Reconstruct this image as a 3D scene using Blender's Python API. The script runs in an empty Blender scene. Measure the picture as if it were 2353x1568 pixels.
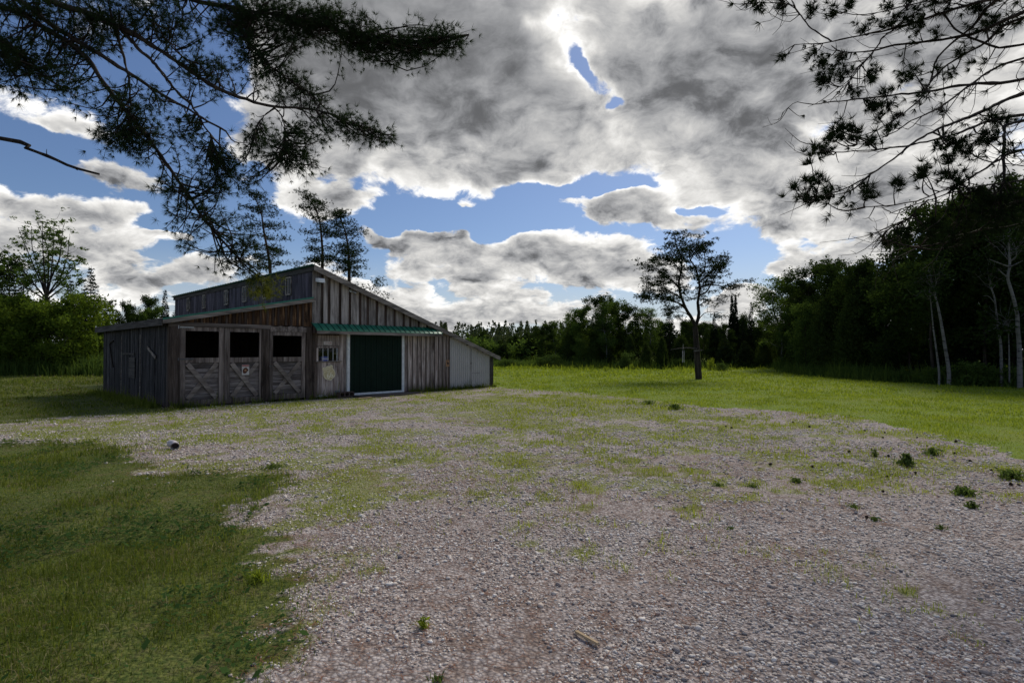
import bpy, math, random
import numpy as np
from mathutils import Vector, Matrix

R = math.radians
SC = bpy.context.scene
COL = SC.collection

# ------------------------------------------------------------------ camera
F, CX, CY = 1246.0, 1176.0, 784.0          # focal length and centre, in units of a 2352 wide frame
CAM_H = 1.6
PITCH = math.atan(21.0 / F)
cam_d = bpy.data.cameras.new('camera')
cam = bpy.data.objects.new('camera', cam_d)
COL.objects.link(cam)
cam_d.sensor_width = 36.0
cam_d.lens = 36.0 * F / 2352.0
cam_d.clip_start = 0.05
cam_d.clip_end = 3000
cam.location = (0, 0, CAM_H)
cam.rotation_euler = (R(90) + PITCH, 0, 0)
SC.camera = cam

# ------------------------------------------------------------------ exposure
SC.view_settings.view_transform = 'Standard'
SC.view_settings.look = 'None'
SC.view_settings.exposure = 0.34
SC.view_settings.gamma = 1.0
SC.cycles.max_bounces = 5
SC.cycles.diffuse_bounces = 3
SC.cycles.glossy_bounces = 2
SC.cycles.transmission_bounces = 4
SC.cycles.transparent_max_bounces = 6
SC.cycles.use_denoising = True
SC.cycles.denoiser = 'OPENIMAGEDENOISE'
SC.cycles.denoising_input_passes = 'RGB_ALBEDO_NORMAL'

SUN_AZ, SUN_EL = 30.0, 44.0                # degrees right of forward, above the horizon

# ------------------------------------------------------------------ node helper
class NT:
    def __init__(s, tree):
        s.t = tree; s.n = tree.nodes; s.l = tree.links
    def node(s, typ, **kw):
        n = s.n.new(typ)
        for k, v in kw.items():
            setattr(n, k, v)
        return n
    def put(s, sock, v):
        if v is None: return
        if hasattr(v, 'is_output') or isinstance(v, bpy.types.NodeSocket):
            s.l.new(v, sock)
        else:
            sock.default_value = v
    def math(s, op, a, b=None, c=None, clamp=False):
        n = s.node('ShaderNodeMath', operation=op, use_clamp=clamp)
        s.put(n.inputs[0], a)
        if b is not None: s.put(n.inputs[1], b)
        if c is not None: s.put(n.inputs[2], c)
        return n.outputs[0]
    def vmath(s, op, a, b=None, c=None):
        n = s.node('ShaderNodeVectorMath', operation=op)
        s.put(n.inputs[0], a)
        if b is not None: s.put(n.inputs[1], b)
        if c is not None: s.put(n.inputs[2], c)
        return n.outputs['Value'] if op in ('DOT_PRODUCT', 'LENGTH', 'DISTANCE') else n.outputs[0]
    def noise(s, vec, scale, detail=4, rough=0.5, dist=0.0, lac=2.0):
        n = s.node('ShaderNodeTexNoise')
        s.put(n.inputs['Vector'], vec)
        n.inputs['Scale'].default_value = scale
        n.inputs['Detail'].default_value = detail
        n.inputs['Roughness'].default_value = rough
        n.inputs['Distortion'].default_value = dist
        n.inputs['Lacunarity'].default_value = lac
        return n.outputs['Fac']
    def sstep(s, v, a, b, lo=0.0, hi=1.0):
        n = s.node('ShaderNodeMapRange', interpolation_type='SMOOTHSTEP')
        s.put(n.inputs[0], v)
        n.inputs[1].default_value = a; n.inputs[2].default_value = b
        n.inputs[3].default_value = lo; n.inputs[4].default_value = hi
        return n.outputs[0]
    def lin(s, v, a, b, lo=0.0, hi=1.0):
        n = s.node('ShaderNodeMapRange')
        s.put(n.inputs[0], v)
        n.inputs[1].default_value = a; n.inputs[2].default_value = b
        n.inputs[3].default_value = lo; n.inputs[4].default_value = hi
        return n.outputs[0]
    def mix(s, f, a, b, blend='MIX'):
        n = s.node('ShaderNodeMix', data_type='RGBA', blend_type=blend)
        s.put(n.inputs[0], f)
        for sock, v in ((n.inputs[6], a), (n.inputs[7], b)):
            if isinstance(v, tuple) and len(v) == 3: v = v + (1.0,)
            s.put(sock, v)
        return n.outputs[2]
    def ramp(s, f, stops):
        n = s.node('ShaderNodeValToRGB')
        el = n.color_ramp.elements
        while len(el) < len(stops): el.new(0.5)
        for e, (p, c) in zip(el, stops):
            e.position = p; e.color = tuple(c) + (1.0,)
        s.put(n.inputs[0], f)
        return n.outputs[0]

# ------------------------------------------------------------------ world: daylight sky with broken cumulus
world = bpy.data.worlds.new("World")
SC.world = world
world.use_nodes = True
w = NT(world.node_tree)
w.n.clear()
sky = w.node('ShaderNodeTexSky', sky_type='NISHITA')
sky.sun_disc = False
sky.sun_elevation = R(SUN_EL)
sky.sun_rotation = R(SUN_AZ)
sky.air_density = 1.0; sky.dust_density = 0.6; sky.ozone_density = 1.5
tc = w.node('ShaderNodeTexCoord')
D0 = tc.outputs['Generated']
sep = w.node('ShaderNodeSeparateXYZ'); w.put(sep.inputs[0], D0)
az = w.math('ARCTAN2', sep.outputs[0], sep.outputs[1])
el = w.math('ARCSINE', sep.outputs[2])
# each bank of cloud (or gap) : azimuth, elevation, half width, half height in degrees, weight
BANKS = [
    (-8.0, 31.3, 14.9, 6.6, 0.62),
    (17.1, 29.7, 13.9, 6.6, 0.62),
    (-6.7, 22.7, 11.3, 4.7, 0.45),
    (17.1, 21.9, 10.9, 4.2, 0.42),
    (0.2, 18.0, 5.1, 1.7, 0.45),
    (26.6, 17.0, 6.2, 4.5, 0.50),
    (33.5, 11.5, 7.4, 2.2, 0.50),
    (38.9, 22.3, 7.8, 9.2, 0.50),
    (26.6, 23.5, 5.1, 5.9, 0.35),
    (3.6, 31.8, 2.1, 1.5, -0.40),
    (5.9, 29.7, 2.0, 1.6, -0.34),
    (7.5, 28.4, 1.2, 1.2, -0.42),
    (8.8, 26.7, 1.3, 0.9, -0.20),
    (10.1, 25.3, 1.2, 1.0, -0.50),
    (11.5, 22.4, 2.0, 1.5, -0.25),
    (14.6, 20.3, 3.4, 1.2, -0.12),
    (9.7, 14.2, 4.0, 1.7, 0.75),
    (14.6, 14.2, 3.9, 1.5, 0.65),
    (18.8, 12.0, 2.5, 1.0, 0.35),
    (-1.2, 8.9, 11.5, 2.2, 0.62),
    (-5.3, 11.1, 2.7, 1.1, 0.35),
    (12.0, 8.0, 7.5, 1.8, 0.50),
    (-10.3, 4.7, 11.6, 1.6, 0.35),
    (7.9, 3.2, 22.6, 1.3, 0.35),
    (-18.0, 15.2, 5.4, 1.8, 0.70),
    (-14.0, 12.4, 2.2, 0.7, 0.55),
    (-10.9, 11.3, 4.0, 0.7, 0.65),
    (-20.1, 26.3, 7.3, 6.6, 0.50),
    (-35.7, 15.3, 3.6, 1.0, 0.50),
    (-39.7, 12.0, 6.3, 1.2, 0.60),
    (-40.5, 8.8, 5.6, 1.2, 0.60),
    (-32.9, 6.2, 5.8, 0.9, 0.70),
    (-33.5, 10.1, 1.1, 0.4, 0.50),
    (-38.9, 18.5, 1.9, 0.7, 0.45),
    (-24.8, 20.2, 5.7, 2.2, 0.50),
    (31.8, 8.3, 5.6, 0.8, 0.55),
    (23.6, 5.9, 2.7, 0.8, 0.60),
    (-4.9, 15.0, 1.8, 0.6, 0.50),
    (-15.9, 18.8, 1.4, 0.7, 0.45),
    (-0.3, 13.1, 2.3, 0.6, 0.40),
    (-11.2, 18.5, 1.8, 0.7, 0.30),
    (-4.4, 13.5, 12.8, 1.8, -0.60),
    (7.5, 16.8, 7.7, 0.9, -0.65),
    (19.6, 14.8, 4.5, 0.6, -0.50),
    (-41.8, 16.2, 4.8, 1.7, -0.70),
    (-31.9, 11.6, 4.3, 1.0, -0.50),
    (-29.9, 19.4, 3.1, 2.1, -0.35),
    (-30.9, 8.8, 3.7, 0.7, -0.30),
    (23.6, 9.4, 4.2, 2.1, -0.70),
    (29.5, 20.0, 1.6, 1.6, -0.45),
    (-20.9, 10.4, 6.0, 1.5, -0.35),
    (-12.5, 7.8, 8.8, 0.7, -0.10),
]
cmb = w.node('ShaderNodeCombineXYZ'); w.put(cmb.inputs[0], az); w.put(cmb.inputs[1], el)
# soft warp in two sizes so the banks do not read as ellipses
def warp(scale, det, amp):
    wn = w.node('ShaderNodeTexNoise'); w.put(wn.inputs['Vector'], D0)
    wn.inputs['Scale'].default_value = scale; wn.inputs['Detail'].default_value = det
    return w.vmath('MULTIPLY', w.vmath('SUBTRACT', wn.outputs['Color'], (0.5, 0.5, 0.5)), (amp, amp * 0.6, 0.0))
ae = w.vmath('ADD', w.vmath('ADD', cmb.outputs[0], warp(4.0, 2.0, 0.20)), warp(14.0, 4.0, 0.11))
S = None
for a, e, sa, se, amp in BANKS:
    q = w.vmath('MULTIPLY', w.vmath('SUBTRACT', ae, (R(a), R(e), 0.0)), (1 / R(sa), 1 / R(se), 0.0))
    g = w.math('EXPONENT', w.math('MULTIPLY', w.vmath('DOT_PRODUCT', q, q), -1.0))
    S = w.math('MULTIPLY', g, amp) if S is None else w.math('MULTIPLY_ADD', g, amp, S)
# flattened cloud coordinates: banks shrink and flatten towards the horizon
zz = w.math('ADD', w.math('MAXIMUM', sep.outputs[2], 0.0), 0.42)
cv = w.node('ShaderNodeCombineXYZ'); w.put(cv.inputs[0], zz); w.put(cv.inputs[1], zz); w.put(cv.inputs[2], zz)
P = w.vmath('DIVIDE', D0, cv.outputs[0])
# turbulence shared by the puffs
tn = w.node('ShaderNodeTexNoise'); w.put(tn.inputs['Vector'], P); tn.inputs['Scale'].default_value = 6.0; tn.inputs['Detail'].default_value = 3.0
TW = w.vmath('MULTIPLY', w.vmath('SUBTRACT', tn.outputs['Color'], (0.5, 0.5, 0.5)), (0.16, 0.16, 0.16))
def puff(vec, scale):
    v = w.node('ShaderNodeTexVoronoi', feature='F1'); w.put(v.inputs['Vector'], vec)
    v.inputs['Scale'].default_value = scale
    return w.math('SUBTRACT', 0.45, v.outputs['Distance'])
def cloud_field(vec):
    n1 = w.math('MULTIPLY', w.math('SUBTRACT', w.noise(vec, 3.1, 6, 0.60, 0.10), 0.5), 1.05)
    v2 = w.vmath('ADD', vec, TW)
    n1 = w.math('MULTIPLY_ADD', puff(v2, 6.0), 0.36, n1)
    n1 = w.math('MULTIPLY_ADD', w.math('SUBTRACT', w.noise(v2, 13.0, 6, 0.66), 0.5), 0.62, n1)
    return w.math('MULTIPLY_ADD', puff(v2, 17.0), 0.14, n1)
N1 = cloud_field(P)
sun_v = (math.sin(R(SUN_AZ)) * math.cos(R(SUN_EL)), math.cos(R(SUN_AZ)) * math.cos(R(SUN_EL)), math.sin(R(SUN_EL)))
N2 = cloud_field(w.vmath('ADD', P, (0.016, -0.020, 0.050)))
sund0 = w.vmath('DOT_PRODUCT', D0, sun_v)
BASE = -0.07
dens = w.math('ADD', w.math('ADD', S, BASE), N1)
cover = w.sstep(dens, -0.05, 0.12)
thick = w.math('SUBTRACT', 1.0, w.math('EXPONENT', w.math('MULTIPLY', w.math('MAXIMUM', w.math('SUBTRACT', dens, 0.04), 0.0), -4.6)))
back = w.sstep(sund0, 0.25, -0.7)
relief = w.math('MULTIPLY', w.math('SUBTRACT', N1, N2), 2.6)
lum = w.math('ADD', w.math('MULTIPLY_ADD', back, w.math('MULTIPLY', thick, 0.45), w.math('ADD', w.math('MULTIPLY', thick, w.lin(el, R(6), R(27), 0.24, 0.0)), w.lin(thick, 0, 1, 0.78, 0.120))), w.math('MULTIPLY', relief, w.math('ADD', w.lin(thick, 0, 1, 0.9, 0.13), w.math('MULTIPLY', thick, w.lin(el, R(10), R(32), 0.24, 0.0)))))
sund = w.vmath('DOT_PRODUCT', D0, sun_v)
glow = w.math('POWER', w.math('MAXIMUM', sund, 0.0), 12.0)
lum = w.math('MULTIPLY', lum, w.math('MULTIPLY_ADD', glow, 0.75, 0.92))
lum = w.math('SMOOTH_MAX', lum, 0.105, 0.12)
lum = w.math('MINIMUM', lum, 0.95)
cc = w.mix(w.sstep(lum, 0.12, 0.6), (0.97, 0.99, 1.04), (1.0, 0.985, 0.955))
lc = w.node('ShaderNodeCombineXYZ')
for i in range(3): w.put(lc.inputs[i], lum)
ccol = w.vmath('MULTIPLY', cc, lc.outputs[0])
SKY_STR = 0.062
skyc = w.vmath('MULTIPLY', sky.outputs[0], (SKY_STR * 0.80, SKY_STR * 0.90, SKY_STR * 1.10))
# pale veil of distant cloud near the horizon
veil = w.sstep(el, R(11), R(0.5), 0.0, 0.72)
skyc = w.mix(veil, skyc, (0.46, 0.50, 0.54))
out = w.mix(cover, skyc, ccol)
below = w.sstep(sep.outputs[2], -0.02, 0.0)
out = w.mix(below, (0.05, 0.06, 0.03), out)
bg = w.node('ShaderNodeBackground')
w.put(bg.inputs[0], out)
bg.inputs[1].default_value = 1.0
wo = w.node('ShaderNodeOutputWorld')
w.l.new(bg.outputs[0], wo.inputs[0])

# ------------------------------------------------------------------ sun, softened by cloud
sl = bpy.data.lights.new('sun', 'SUN')
sl.energy = 2.2
sl.angle = R(22)
sl.color = (1.0, 0.93, 0.80)
so = bpy.data.objects.new('sun', sl)
COL.objects.link(so)
so.rotation_euler = Vector(sun_v).to_track_quat('Z', 'Y').to_euler()
# ------------------------------------------------------------------ where a line of sight meets a distance or the ground
def sight(x, y):
    a = (x - CX) / F; b = (CY - y) / F
    return np.array([a, math.cos(PITCH) - b * math.sin(PITCH), math.sin(PITCH) + b * math.cos(PITCH)])
def at(x, y, depth):
    d = sight(x, y)
    return np.array([0, 0, CAM_H]) + d * (depth / d[1])
def at_ground(x, y):
    d = sight(x, y)
    return np.array([0, 0, CAM_H]) + d * (-CAM_H / d[2])

# ------------------------------------------------------------------ numpy noise
def _hash(ix, iy, seed):
    h = (ix.astype(np.int64) * 374761393 + iy.astype(np.int64) * 668265263 + seed * 1442695041) & 0xffffffff
    h = ((h ^ (h >> 13)) * 1274126177) & 0xffffffff
    return ((h ^ (h >> 16)) & 0xffff) / 65535.0
def vnoise(x, y, seed=0):
    ix = np.floor(x); iy = np.floor(y); fx = x - ix; fy = y - iy
    fx = fx * fx * (3 - 2 * fx); fy = fy * fy * (3 - 2 * fy)
    a = _hash(ix, iy, seed); b = _hash(ix + 1, iy, seed); c = _hash(ix, iy + 1, seed); d = _hash(ix + 1, iy + 1, seed)
    return (a * (1 - fx) + b * fx) * (1 - fy) + (c * (1 - fx) + d * fx) * fy
def fbm(x, y, scale, octaves=4, seed=0):
    s = 0; amp = 0.5; t = 0
    for o in range(octaves):
        s = s + amp * vnoise(x * scale, y * scale, seed + o); t += amp
        amp *= 0.55; scale *= 2.03
    return s / t

# ------------------------------------------------------------------ mesh helpers
class MB:
    """collects polygons; build() links them as one mesh object"""
    def __init__(s):
        s.v = []; s.f = []; s.nv = 0; s.sm = []
    def add(s, verts, faces, smooth=False):
        verts = np.asarray(verts, dtype=np.float64).reshape(-1, 3)
        faces = np.asarray(faces, dtype=np.int64)
        s.v.append(verts); s.f.append(faces + s.nv); s.sm.append(smooth); s.nv += len(verts)
        return s
    def box(s, x0, x1, y0, y1, z0, z1):
        v = [(x0, y0, z0), (x1, y0, z0), (x1, y1, z0), (x0, y1, z0), (x0, y0, z1), (x1, y0, z1), (x1, y1, z1), (x0, y1, z1)]
        return s.add(v, [(0, 3, 2, 1), (4, 5, 6, 7), (0, 1, 5, 4), (1, 2, 6, 5), (2, 3, 7, 6), (3, 0, 4, 7)])
    def hexa(s, v):
        return s.add(v, [(0, 3, 2, 1), (4, 5, 6, 7), (0, 1, 5, 4), (1, 2, 6, 5), (2, 3, 7, 6), (3, 0, 4, 7)])
    def slope_box(s, x0, x1, y0, y1, za0, za1, zb0, zb1):
        """board whose bottom runs za0 -> za1 and top zb0 -> zb1 from x0 to x1"""
        return s.hexa([(x0, y0, za0), (x1, y0, za1), (x1, y1, za1), (x0, y1, za0), (x0, y0, zb0), (x1, y0, zb1), (x1, y1, zb1), (x0, y1, zb0)])
    def bar(s, a, b, wid, thick, n=(0, -1, 0)):
        a = Vector(a); b = Vector(b); n = Vector(n).normalized()
        d = (b - a).normalized(); u = d.cross(n).normalized() * wid / 2; t = n * thick / 2
        return s.hexa([a - u - t, b - u - t, b - u + t, a - u + t, a + u - t, b + u - t, b + u + t, a + u + t])
    def tube(s, pts, rad, sides=6, cap=True):
        pts = np.asarray(pts, float); n = len(pts)
        rad = np.broadcast_to(np.asarray(rad, float), (n,))
        tan = np.gradient(pts, axis=0)
        tan /= np.linalg.norm(tan, axis=1)[:, None] + 1e-9
        ref = np.array([0.13, 0.21, 0.97]) if abs(tan[:, 2]).mean() < 0.8 else np.array([0.97, 0.2, 0.1])
        u = np.cross(tan, ref); u /= np.linalg.norm(u, axis=1)[:, None] + 1e-9
        v = np.cross(tan, u)
        ang = np.linspace(0, 2 * math.pi, sides, endpoint=False)
        ring = pts[:, None, :] + rad[:, None, None] * (np.cos(ang)[None, :, None] * u[:, None, :] + np.sin(ang)[None, :, None] * v[:, None, :])
        idx = np.arange(n * sides).reshape(n, sides)
        a = idx[:-1]; b = np.roll(a, -1, 1); c = idx[1:]; d = np.roll(c, -1, 1)
        s.add(ring.reshape(-1, 3), np.stack([a, b, d, c], -1).reshape(-1, 4), True)
        if cap and sides > 3:
            for k, r in ((0, rad[0]), (n - 1, rad[-1])):
                if r > 0.004:
                    s.add(np.vstack([ring[k], pts[k]]), [(j, (j + 1) % sides, sides) for j in range(sides)], False)
        return s
    def lathe(s, prof, sides=16, c=(0, 0, 0)):
        prof = np.asarray(prof, float); m = len(prof)
        ang = np.linspace(0, 2 * math.pi, sides, endpoint=False)
        v = np.stack([prof[:, 0:1] * np.cos(ang) + c[0], prof[:, 0:1] * np.sin(ang) + c[1], np.repeat(prof[:, 1:2], sides, 1) + c[2]], -1)
        idx = np.arange(m * sides).reshape(m, sides)
        a = idx[:-1]; b = np.roll(a, -1, 1); cc_ = idx[1:]; d = np.roll(cc_, -1, 1)
        return s.add(v.reshape(-1, 3), np.stack([a, b, d, cc_], -1).reshape(-1, 4), True)
    def mesh(s, name):
        me = bpy.data.meshes.new(name)
        if not s.v: return me
        V = np.concatenate(s.v); me.vertices.add(len(V)); me.vertices.foreach_set('co', V.ravel())
        loops = np.concatenate([f.ravel() for f in s.f]); sizes = np.concatenate([np.full(len(f), f.shape[1]) for f in s.f])
        smooth = np.concatenate([np.full(len(f), sm) for f, sm in zip(s.f, s.sm)])
        me.loops.add(len(loops)); me.loops.foreach_set('vertex_index', loops.astype(np.int32))
        me.polygons.add(len(sizes)); st = np.concatenate([[0], np.cumsum(sizes)[:-1]])
        me.polygons.foreach_set('loop_start', st.astype(np.int32))
        me.polygons.foreach_set('use_smooth', smooth)
        me.update(calc_edges=True); me.validate()
        return me
    def build(s, name, mat, parent=None, **kw):
        o = bpy.data.objects.new(name, s.mesh(name))
        o.data.materials.append(mat); COL.objects.link(o)
        if parent: o.parent = parent
        for k, v in kw.items(): o[k] = v
        return o

def empty(name, loc, label, cat, group=None, rz=0.0):
    o = bpy.data.objects.new(name, None); COL.objects.link(o)
    o.empty_display_size = 0.2
    o.location = loc; o.rotation_euler = (0, 0, rz); o['label'] = label; o['category'] = cat
    if group: o['group'] = group
    return o
def tag(o, label, cat, group=None):
    o['label'] = label; o['category'] = cat
    if group: o['group'] = group
    return o
def kind(o, k): o['kind'] = k; return o

def smooth_path(pts, n):
    """Catmull-Rom through pts, n points"""
    p = np.asarray(pts, float)
    if len(p) < 3:
        t = np.linspace(0, 1, n)[:, None]; return p[0] * (1 - t) + p[-1] * t
    q = np.vstack([2 * p[0] - p[1], p, 2 * p[-1] - p[-2]])
    L = np.concatenate([[0], np.cumsum(np.linalg.norm(np.diff(p, axis=0), axis=1))])
    ts = np.linspace(0, L[-1], n); out = []
    for t in ts:
        i = min(max(np.searchsorted(L, t, 'right') - 1, 0), len(p) - 2)
        u = (t - L[i]) / (L[i + 1] - L[i] + 1e-9)
        a, b, c, d = q[i], q[i + 1], q[i + 2], q[i + 3]
        out.append(0.5 * ((2 * b) + (-a + c) * u + (2 * a - 5 * b + 4 * c - d) * u * u + (-a + 3 * b - 3 * c + d) * u ** 3))
    return np.array(out)

# ------------------------------------------------------------------ materials
def new_mat(name):
    m = bpy.data.materials.new(name); m.use_nodes = True
    t = NT(m.node_tree); t.n.clear()
    o = t.node('ShaderNodeOutputMaterial')
    return m, t, o
def simple(name, col, rough=0.7, metal=0.0, var=0.15, scale=6.0, bump=0.0, spec=0.3):
    m, t, o = new_mat(name)
    c = t.node('ShaderNodeTexCoord')
    n = t.noise(c.outputs['Object'], scale, 5, 0.6)
    k = t.lin(n, 0.25, 0.75, 1 - var, 1 + var)
    kk = t.node('ShaderNodeCombineXYZ')
    for i in range(3): t.put(kk.inputs[i], k)
    colr = t.vmath('MULTIPLY', tuple(col), kk.outputs[0])
    p = t.node('ShaderNodeBsdfPrincipled')
    t.put(p.inputs['Base Color'], colr)
    p.inputs['Roughness'].default_value = rough; p.inputs['Metallic'].default_value = metal
    p.inputs['Specular IOR Level'].default_value = spec
    if bump:
        b = t.node('ShaderNodeBump'); b.inputs['Strength'].default_value = bump; b.inputs['Distance'].default_value = 0.02
        t.put(b.inputs['Height'], n); t.l.new(b.outputs[0], p.inputs['Normal'])
    t.l.new(p.outputs[0], o.inputs[0])
    return m
def wood(name, c1, c2, c3, axis='z', stain=(0.02, 0.015, 0.012), stain_amt=0.35, fine=26.0, low=None, warm=1.06):
    """weathered boards: grain along one axis, each board its own tone, dark blotches of old rain stain"""
    m, t, o = new_mat(name)
    c = t.node('ShaderNodeTexCoord'); g = t.node('ShaderNodeNewGeometry')
    rnd = g.outputs['Random Per Island']
    st = {'z': (fine, fine, 1.3), 'x': (1.3, fine, fine), 'y': (fine, 1.3, fine)}[axis]
    off = t.node('ShaderNodeCombineXYZ')
    for i, k in enumerate((37.0, 53.0, 71.0)): t.put(off.inputs[i], t.math('MULTIPLY', rnd, k))
    v = t.vmath('ADD', t.vmath('MULTIPLY', c.outputs['Object'], st), off.outputs[0])
    n1 = t.noise(v, 1.0, 6, 0.65, 0.6)
    n2 = t.noise(t.vmath('ADD', t.vmath('MULTIPLY', c.outputs['Object'], tuple(a * 0.14 if a > 2 else a * 0.8 for a in st)), off.outputs[0]), 1.0, 5, 0.6, 0.4)
    n3 = t.noise(t.vmath('ADD', t.vmath('MULTIPLY', c.outputs['Object'], tuple(a * 0.33 if a > 2 else a * 0.45 for a in st)), off.outputs[0]), 1.0, 6, 0.62, 0.3)
    col = t.ramp(n1, [(0.30, c1), (0.5, c2), (0.68, c3)])
    col = t.mix(t.sstep(n3, 0.42, 0.66, 0.0, 0.7), col, tuple(a * 0.5 for a in c1))
    col = t.mix(t.sstep(n2, 0.50, 0.70, 0.0, stain_amt + 0.3), col, stain)
    k = t.math('MULTIPLY_ADD', t.math('FRACT', t.math('MULTIPLY', rnd, 7.31)), 0.75, 0.66)
    kk = t.node('ShaderNodeCombineXYZ')
    for i in range(3): t.put(kk.inputs[i], k)
    col = t.vmath('MULTIPLY', col, kk.outputs[0])
    if warm != 1.0: col = t.vmath('MULTIPLY', col, (warm, 1.0, 2.0 - warm))
    if low:      # splash-back dirt on the lowest 30 cm
        sp = t.node('ShaderNodeSeparateXYZ'); t.put(sp.inputs[0], c.outputs['Object'])
        h = t.math('ADD', sp.outputs[2], t.math('MULTIPLY', t.math('SUBTRACT', n2, 0.5), 0.5))
        col = t.mix(t.sstep(h, 0.0, 0.4, 0.6, 0.0), col, low)
    p = t.node('ShaderNodeBsdfPrincipled')
    t.put(p.inputs['Base Color'], col); p.inputs['Roughness'].default_value = 0.85
    p.inputs['Specular IOR Level'].default_value = 0.2
    b = t.node('ShaderNodeBump'); b.inputs['Strength'].default_value = 0.5; b.inputs['Distance'].default_value = 0.006
    t.put(b.inputs['Height'], n1); t.l.new(b.outputs[0], p.inputs['Normal'])
    t.l.new(p.outputs[0], o.inputs[0])
    return m
def leafy(name, c1, c2, trans=0.35, tcol=1.6, island=True):
    m, t, o = new_mat(name)
    g = t.node('ShaderNodeNewGeometry'); c = t.node('ShaderNodeTexCoord')
    n = t.noise(c.outputs['Object'], 0.9, 3, 0.6)
    f = t.math('ADD', t.math('MULTIPLY', g.outputs['Random Per Island'], 0.55), t.math('MULTIPLY', t.lin(n, 0.3, 0.7), 0.45), clamp=True)
    col = t.mix(f, c1, c2)
    d = t.node('ShaderNodeBsdfDiffuse'); t.put(d.inputs[0], col)
    tr = t.node('ShaderNodeBsdfTranslucent')
    t.put(tr.inputs[0], t.vmath('MULTIPLY', col, (tcol * 1.05, tcol, tcol * 0.5)))
    ms = t.node('ShaderNodeMixShader'); ms.inputs[0].default_value = trans
    t.l.new(d.outputs[0], ms.inputs[1]); t.l.new(tr.outputs[0], ms.inputs[2])
    t.l.new(ms.outputs[0], o.inputs[0])
    return m
M = {}
M['board_grey'] = wood('board_grey', (0.15, 0.137, 0.132), (0.34, 0.32, 0.315), (0.52, 0.50, 0.495), stain=(0.05, 0.04, 0.035), stain_amt=0.22)
M['batten'] = wood('batten', (0.03, 0.02, 0.016), (0.07, 0.05, 0.042), (0.15, 0.12, 0.11), stain_amt=0.4)
M['board_rot'] = wood('board_rot', (0.022, 0.012, 0.008), (0.09, 0.048, 0.024), (0.34, 0.22, 0.13), stain=(0.006, 0.005, 0.005), stain_amt=0.65)
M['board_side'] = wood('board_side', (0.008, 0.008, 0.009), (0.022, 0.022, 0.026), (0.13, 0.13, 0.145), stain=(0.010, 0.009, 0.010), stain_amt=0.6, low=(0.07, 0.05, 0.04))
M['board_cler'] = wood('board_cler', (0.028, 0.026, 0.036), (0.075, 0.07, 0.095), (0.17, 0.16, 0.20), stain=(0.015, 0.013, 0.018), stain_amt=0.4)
M['board_lower'] = wood('board_lower', (0.17, 0.13, 0.115), (0.38, 0.335, 0.32), (0.60, 0.57, 0.575), stain=(0.06, 0.04, 0.035), stain_amt=0.45, low=(0.10, 0.06, 0.05))
M['door_v'] = wood('door_v', (0.075, 0.06, 0.055), (0.17, 0.148, 0.14), (0.29, 0.265, 0.255), stain=(0.02, 0.014, 0.012), stain_amt=0.35, low=(0.06, 0.05, 0.035))
M['door_h'] = wood('door_h', (0.075, 0.065, 0.065), (0.18, 0.165, 0.168), (0.31, 0.30, 0.305), axis='x', stain=(0.03, 0.022, 0.02), stain_amt=0.4)
M['rail_h'] = wood('rail_h', (0.09, 0.076, 0.07), (0.19, 0.168, 0.16), (0.30, 0.275, 0.262), axis='x', stain_amt=0.3)
M['post'] = wood('post', (0.035, 0.027, 0.023), (0.085, 0.068, 0.06), (0.16, 0.135, 0.125), stain_amt=0.45)
M['brace'] = wood('brace', (0.14, 0.12, 0.11), (0.27, 0.24, 0.225), (0.40, 0.37, 0.35), axis='x', fine=9.0, stain_amt=0.12)
M['fascia_x'] = wood('fascia_x', (0.15, 0.135, 0.12), (0.30, 0.275, 0.255), (0.44, 0.415, 0.39), axis='x', stain_amt=0.3)
M['fascia_y'] = wood('fascia_y', (0.035, 0.033, 0.033), (0.08, 0.077, 0.075), (0.14, 0.135, 0.135), axis='y', stain_amt=0.35)
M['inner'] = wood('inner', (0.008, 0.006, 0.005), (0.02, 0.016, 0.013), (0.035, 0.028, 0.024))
M['green_metal'] = simple('green_metal', (0.014, 0.16, 0.095), 0.42, 0.0, 0.25, 3.0, spec=0.5)
M['green_dark'] = simple('green_dark', (0.003, 0.014, 0.008), 0.6, 0.0, 0.3, 3.0, spec=0.15)
M['roof_green'] = simple('roof_green', (0.012, 0.07, 0.045), 0.5, 0.0, 0.3, 3.0, spec=0.3)
M['grey_metal'] = simple('grey_metal', (0.44, 0.425, 0.41), 0.5, 0.0, 0.10, 2.0, spec=0.4)
M['white_paint'] = simple('white_paint', (0.66, 0.68, 0.68), 0.55, 0.0, 0.22, 9.0)
M['white_trim'] = simple('white_trim', (0.62, 0.63, 0.64), 0.6, 0.0, 0.25, 20.0)
M['iron'] = simple('iron', (0.10, 0.10, 0.105), 0.5, 0.6, 0.4, 30.0)
M['galv'] = simple('galv', (0.36, 0.38, 0.39), 0.4, 0.7, 0.3, 30.0)
M['glass'] = simple('glass', (0.006, 0.006, 0.008), 0.25, 0.0, 0.2, 3.0, spec=0.12)
M['rubber'] = simple('rubber', (0.035, 0.034, 0.036), 0.9, 0.0, 0.35, 14.0, 0.6)
M['stone'] = simple('stone', (0.13, 0.13, 0.14), 0.85, 0.0, 0.55, 9.0, 0.6)
M['pale_stone'] = simple('pale_stone', (0.42, 0.40, 0.40), 0.8, 0.0, 0.35, 9.0, 0.4)
M['concrete'] = simple('concrete', (0.07, 0.05, 0.042), 0.9, 0.0, 0.4, 16.0, 0.5)
M['pvc'] = simple('pvc', (0.50, 0.46, 0.47), 0.5, 0.0, 0.15, 20.0)
M['raw_wood'] = simple('raw_wood', (0.42, 0.31, 0.19), 0.8, 0.0, 0.25, 14.0)
M['sign_tan'] = simple('sign_tan', (0.60, 0.50, 0.28), 0.6, 0.0, 0.18, 12.0)
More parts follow.
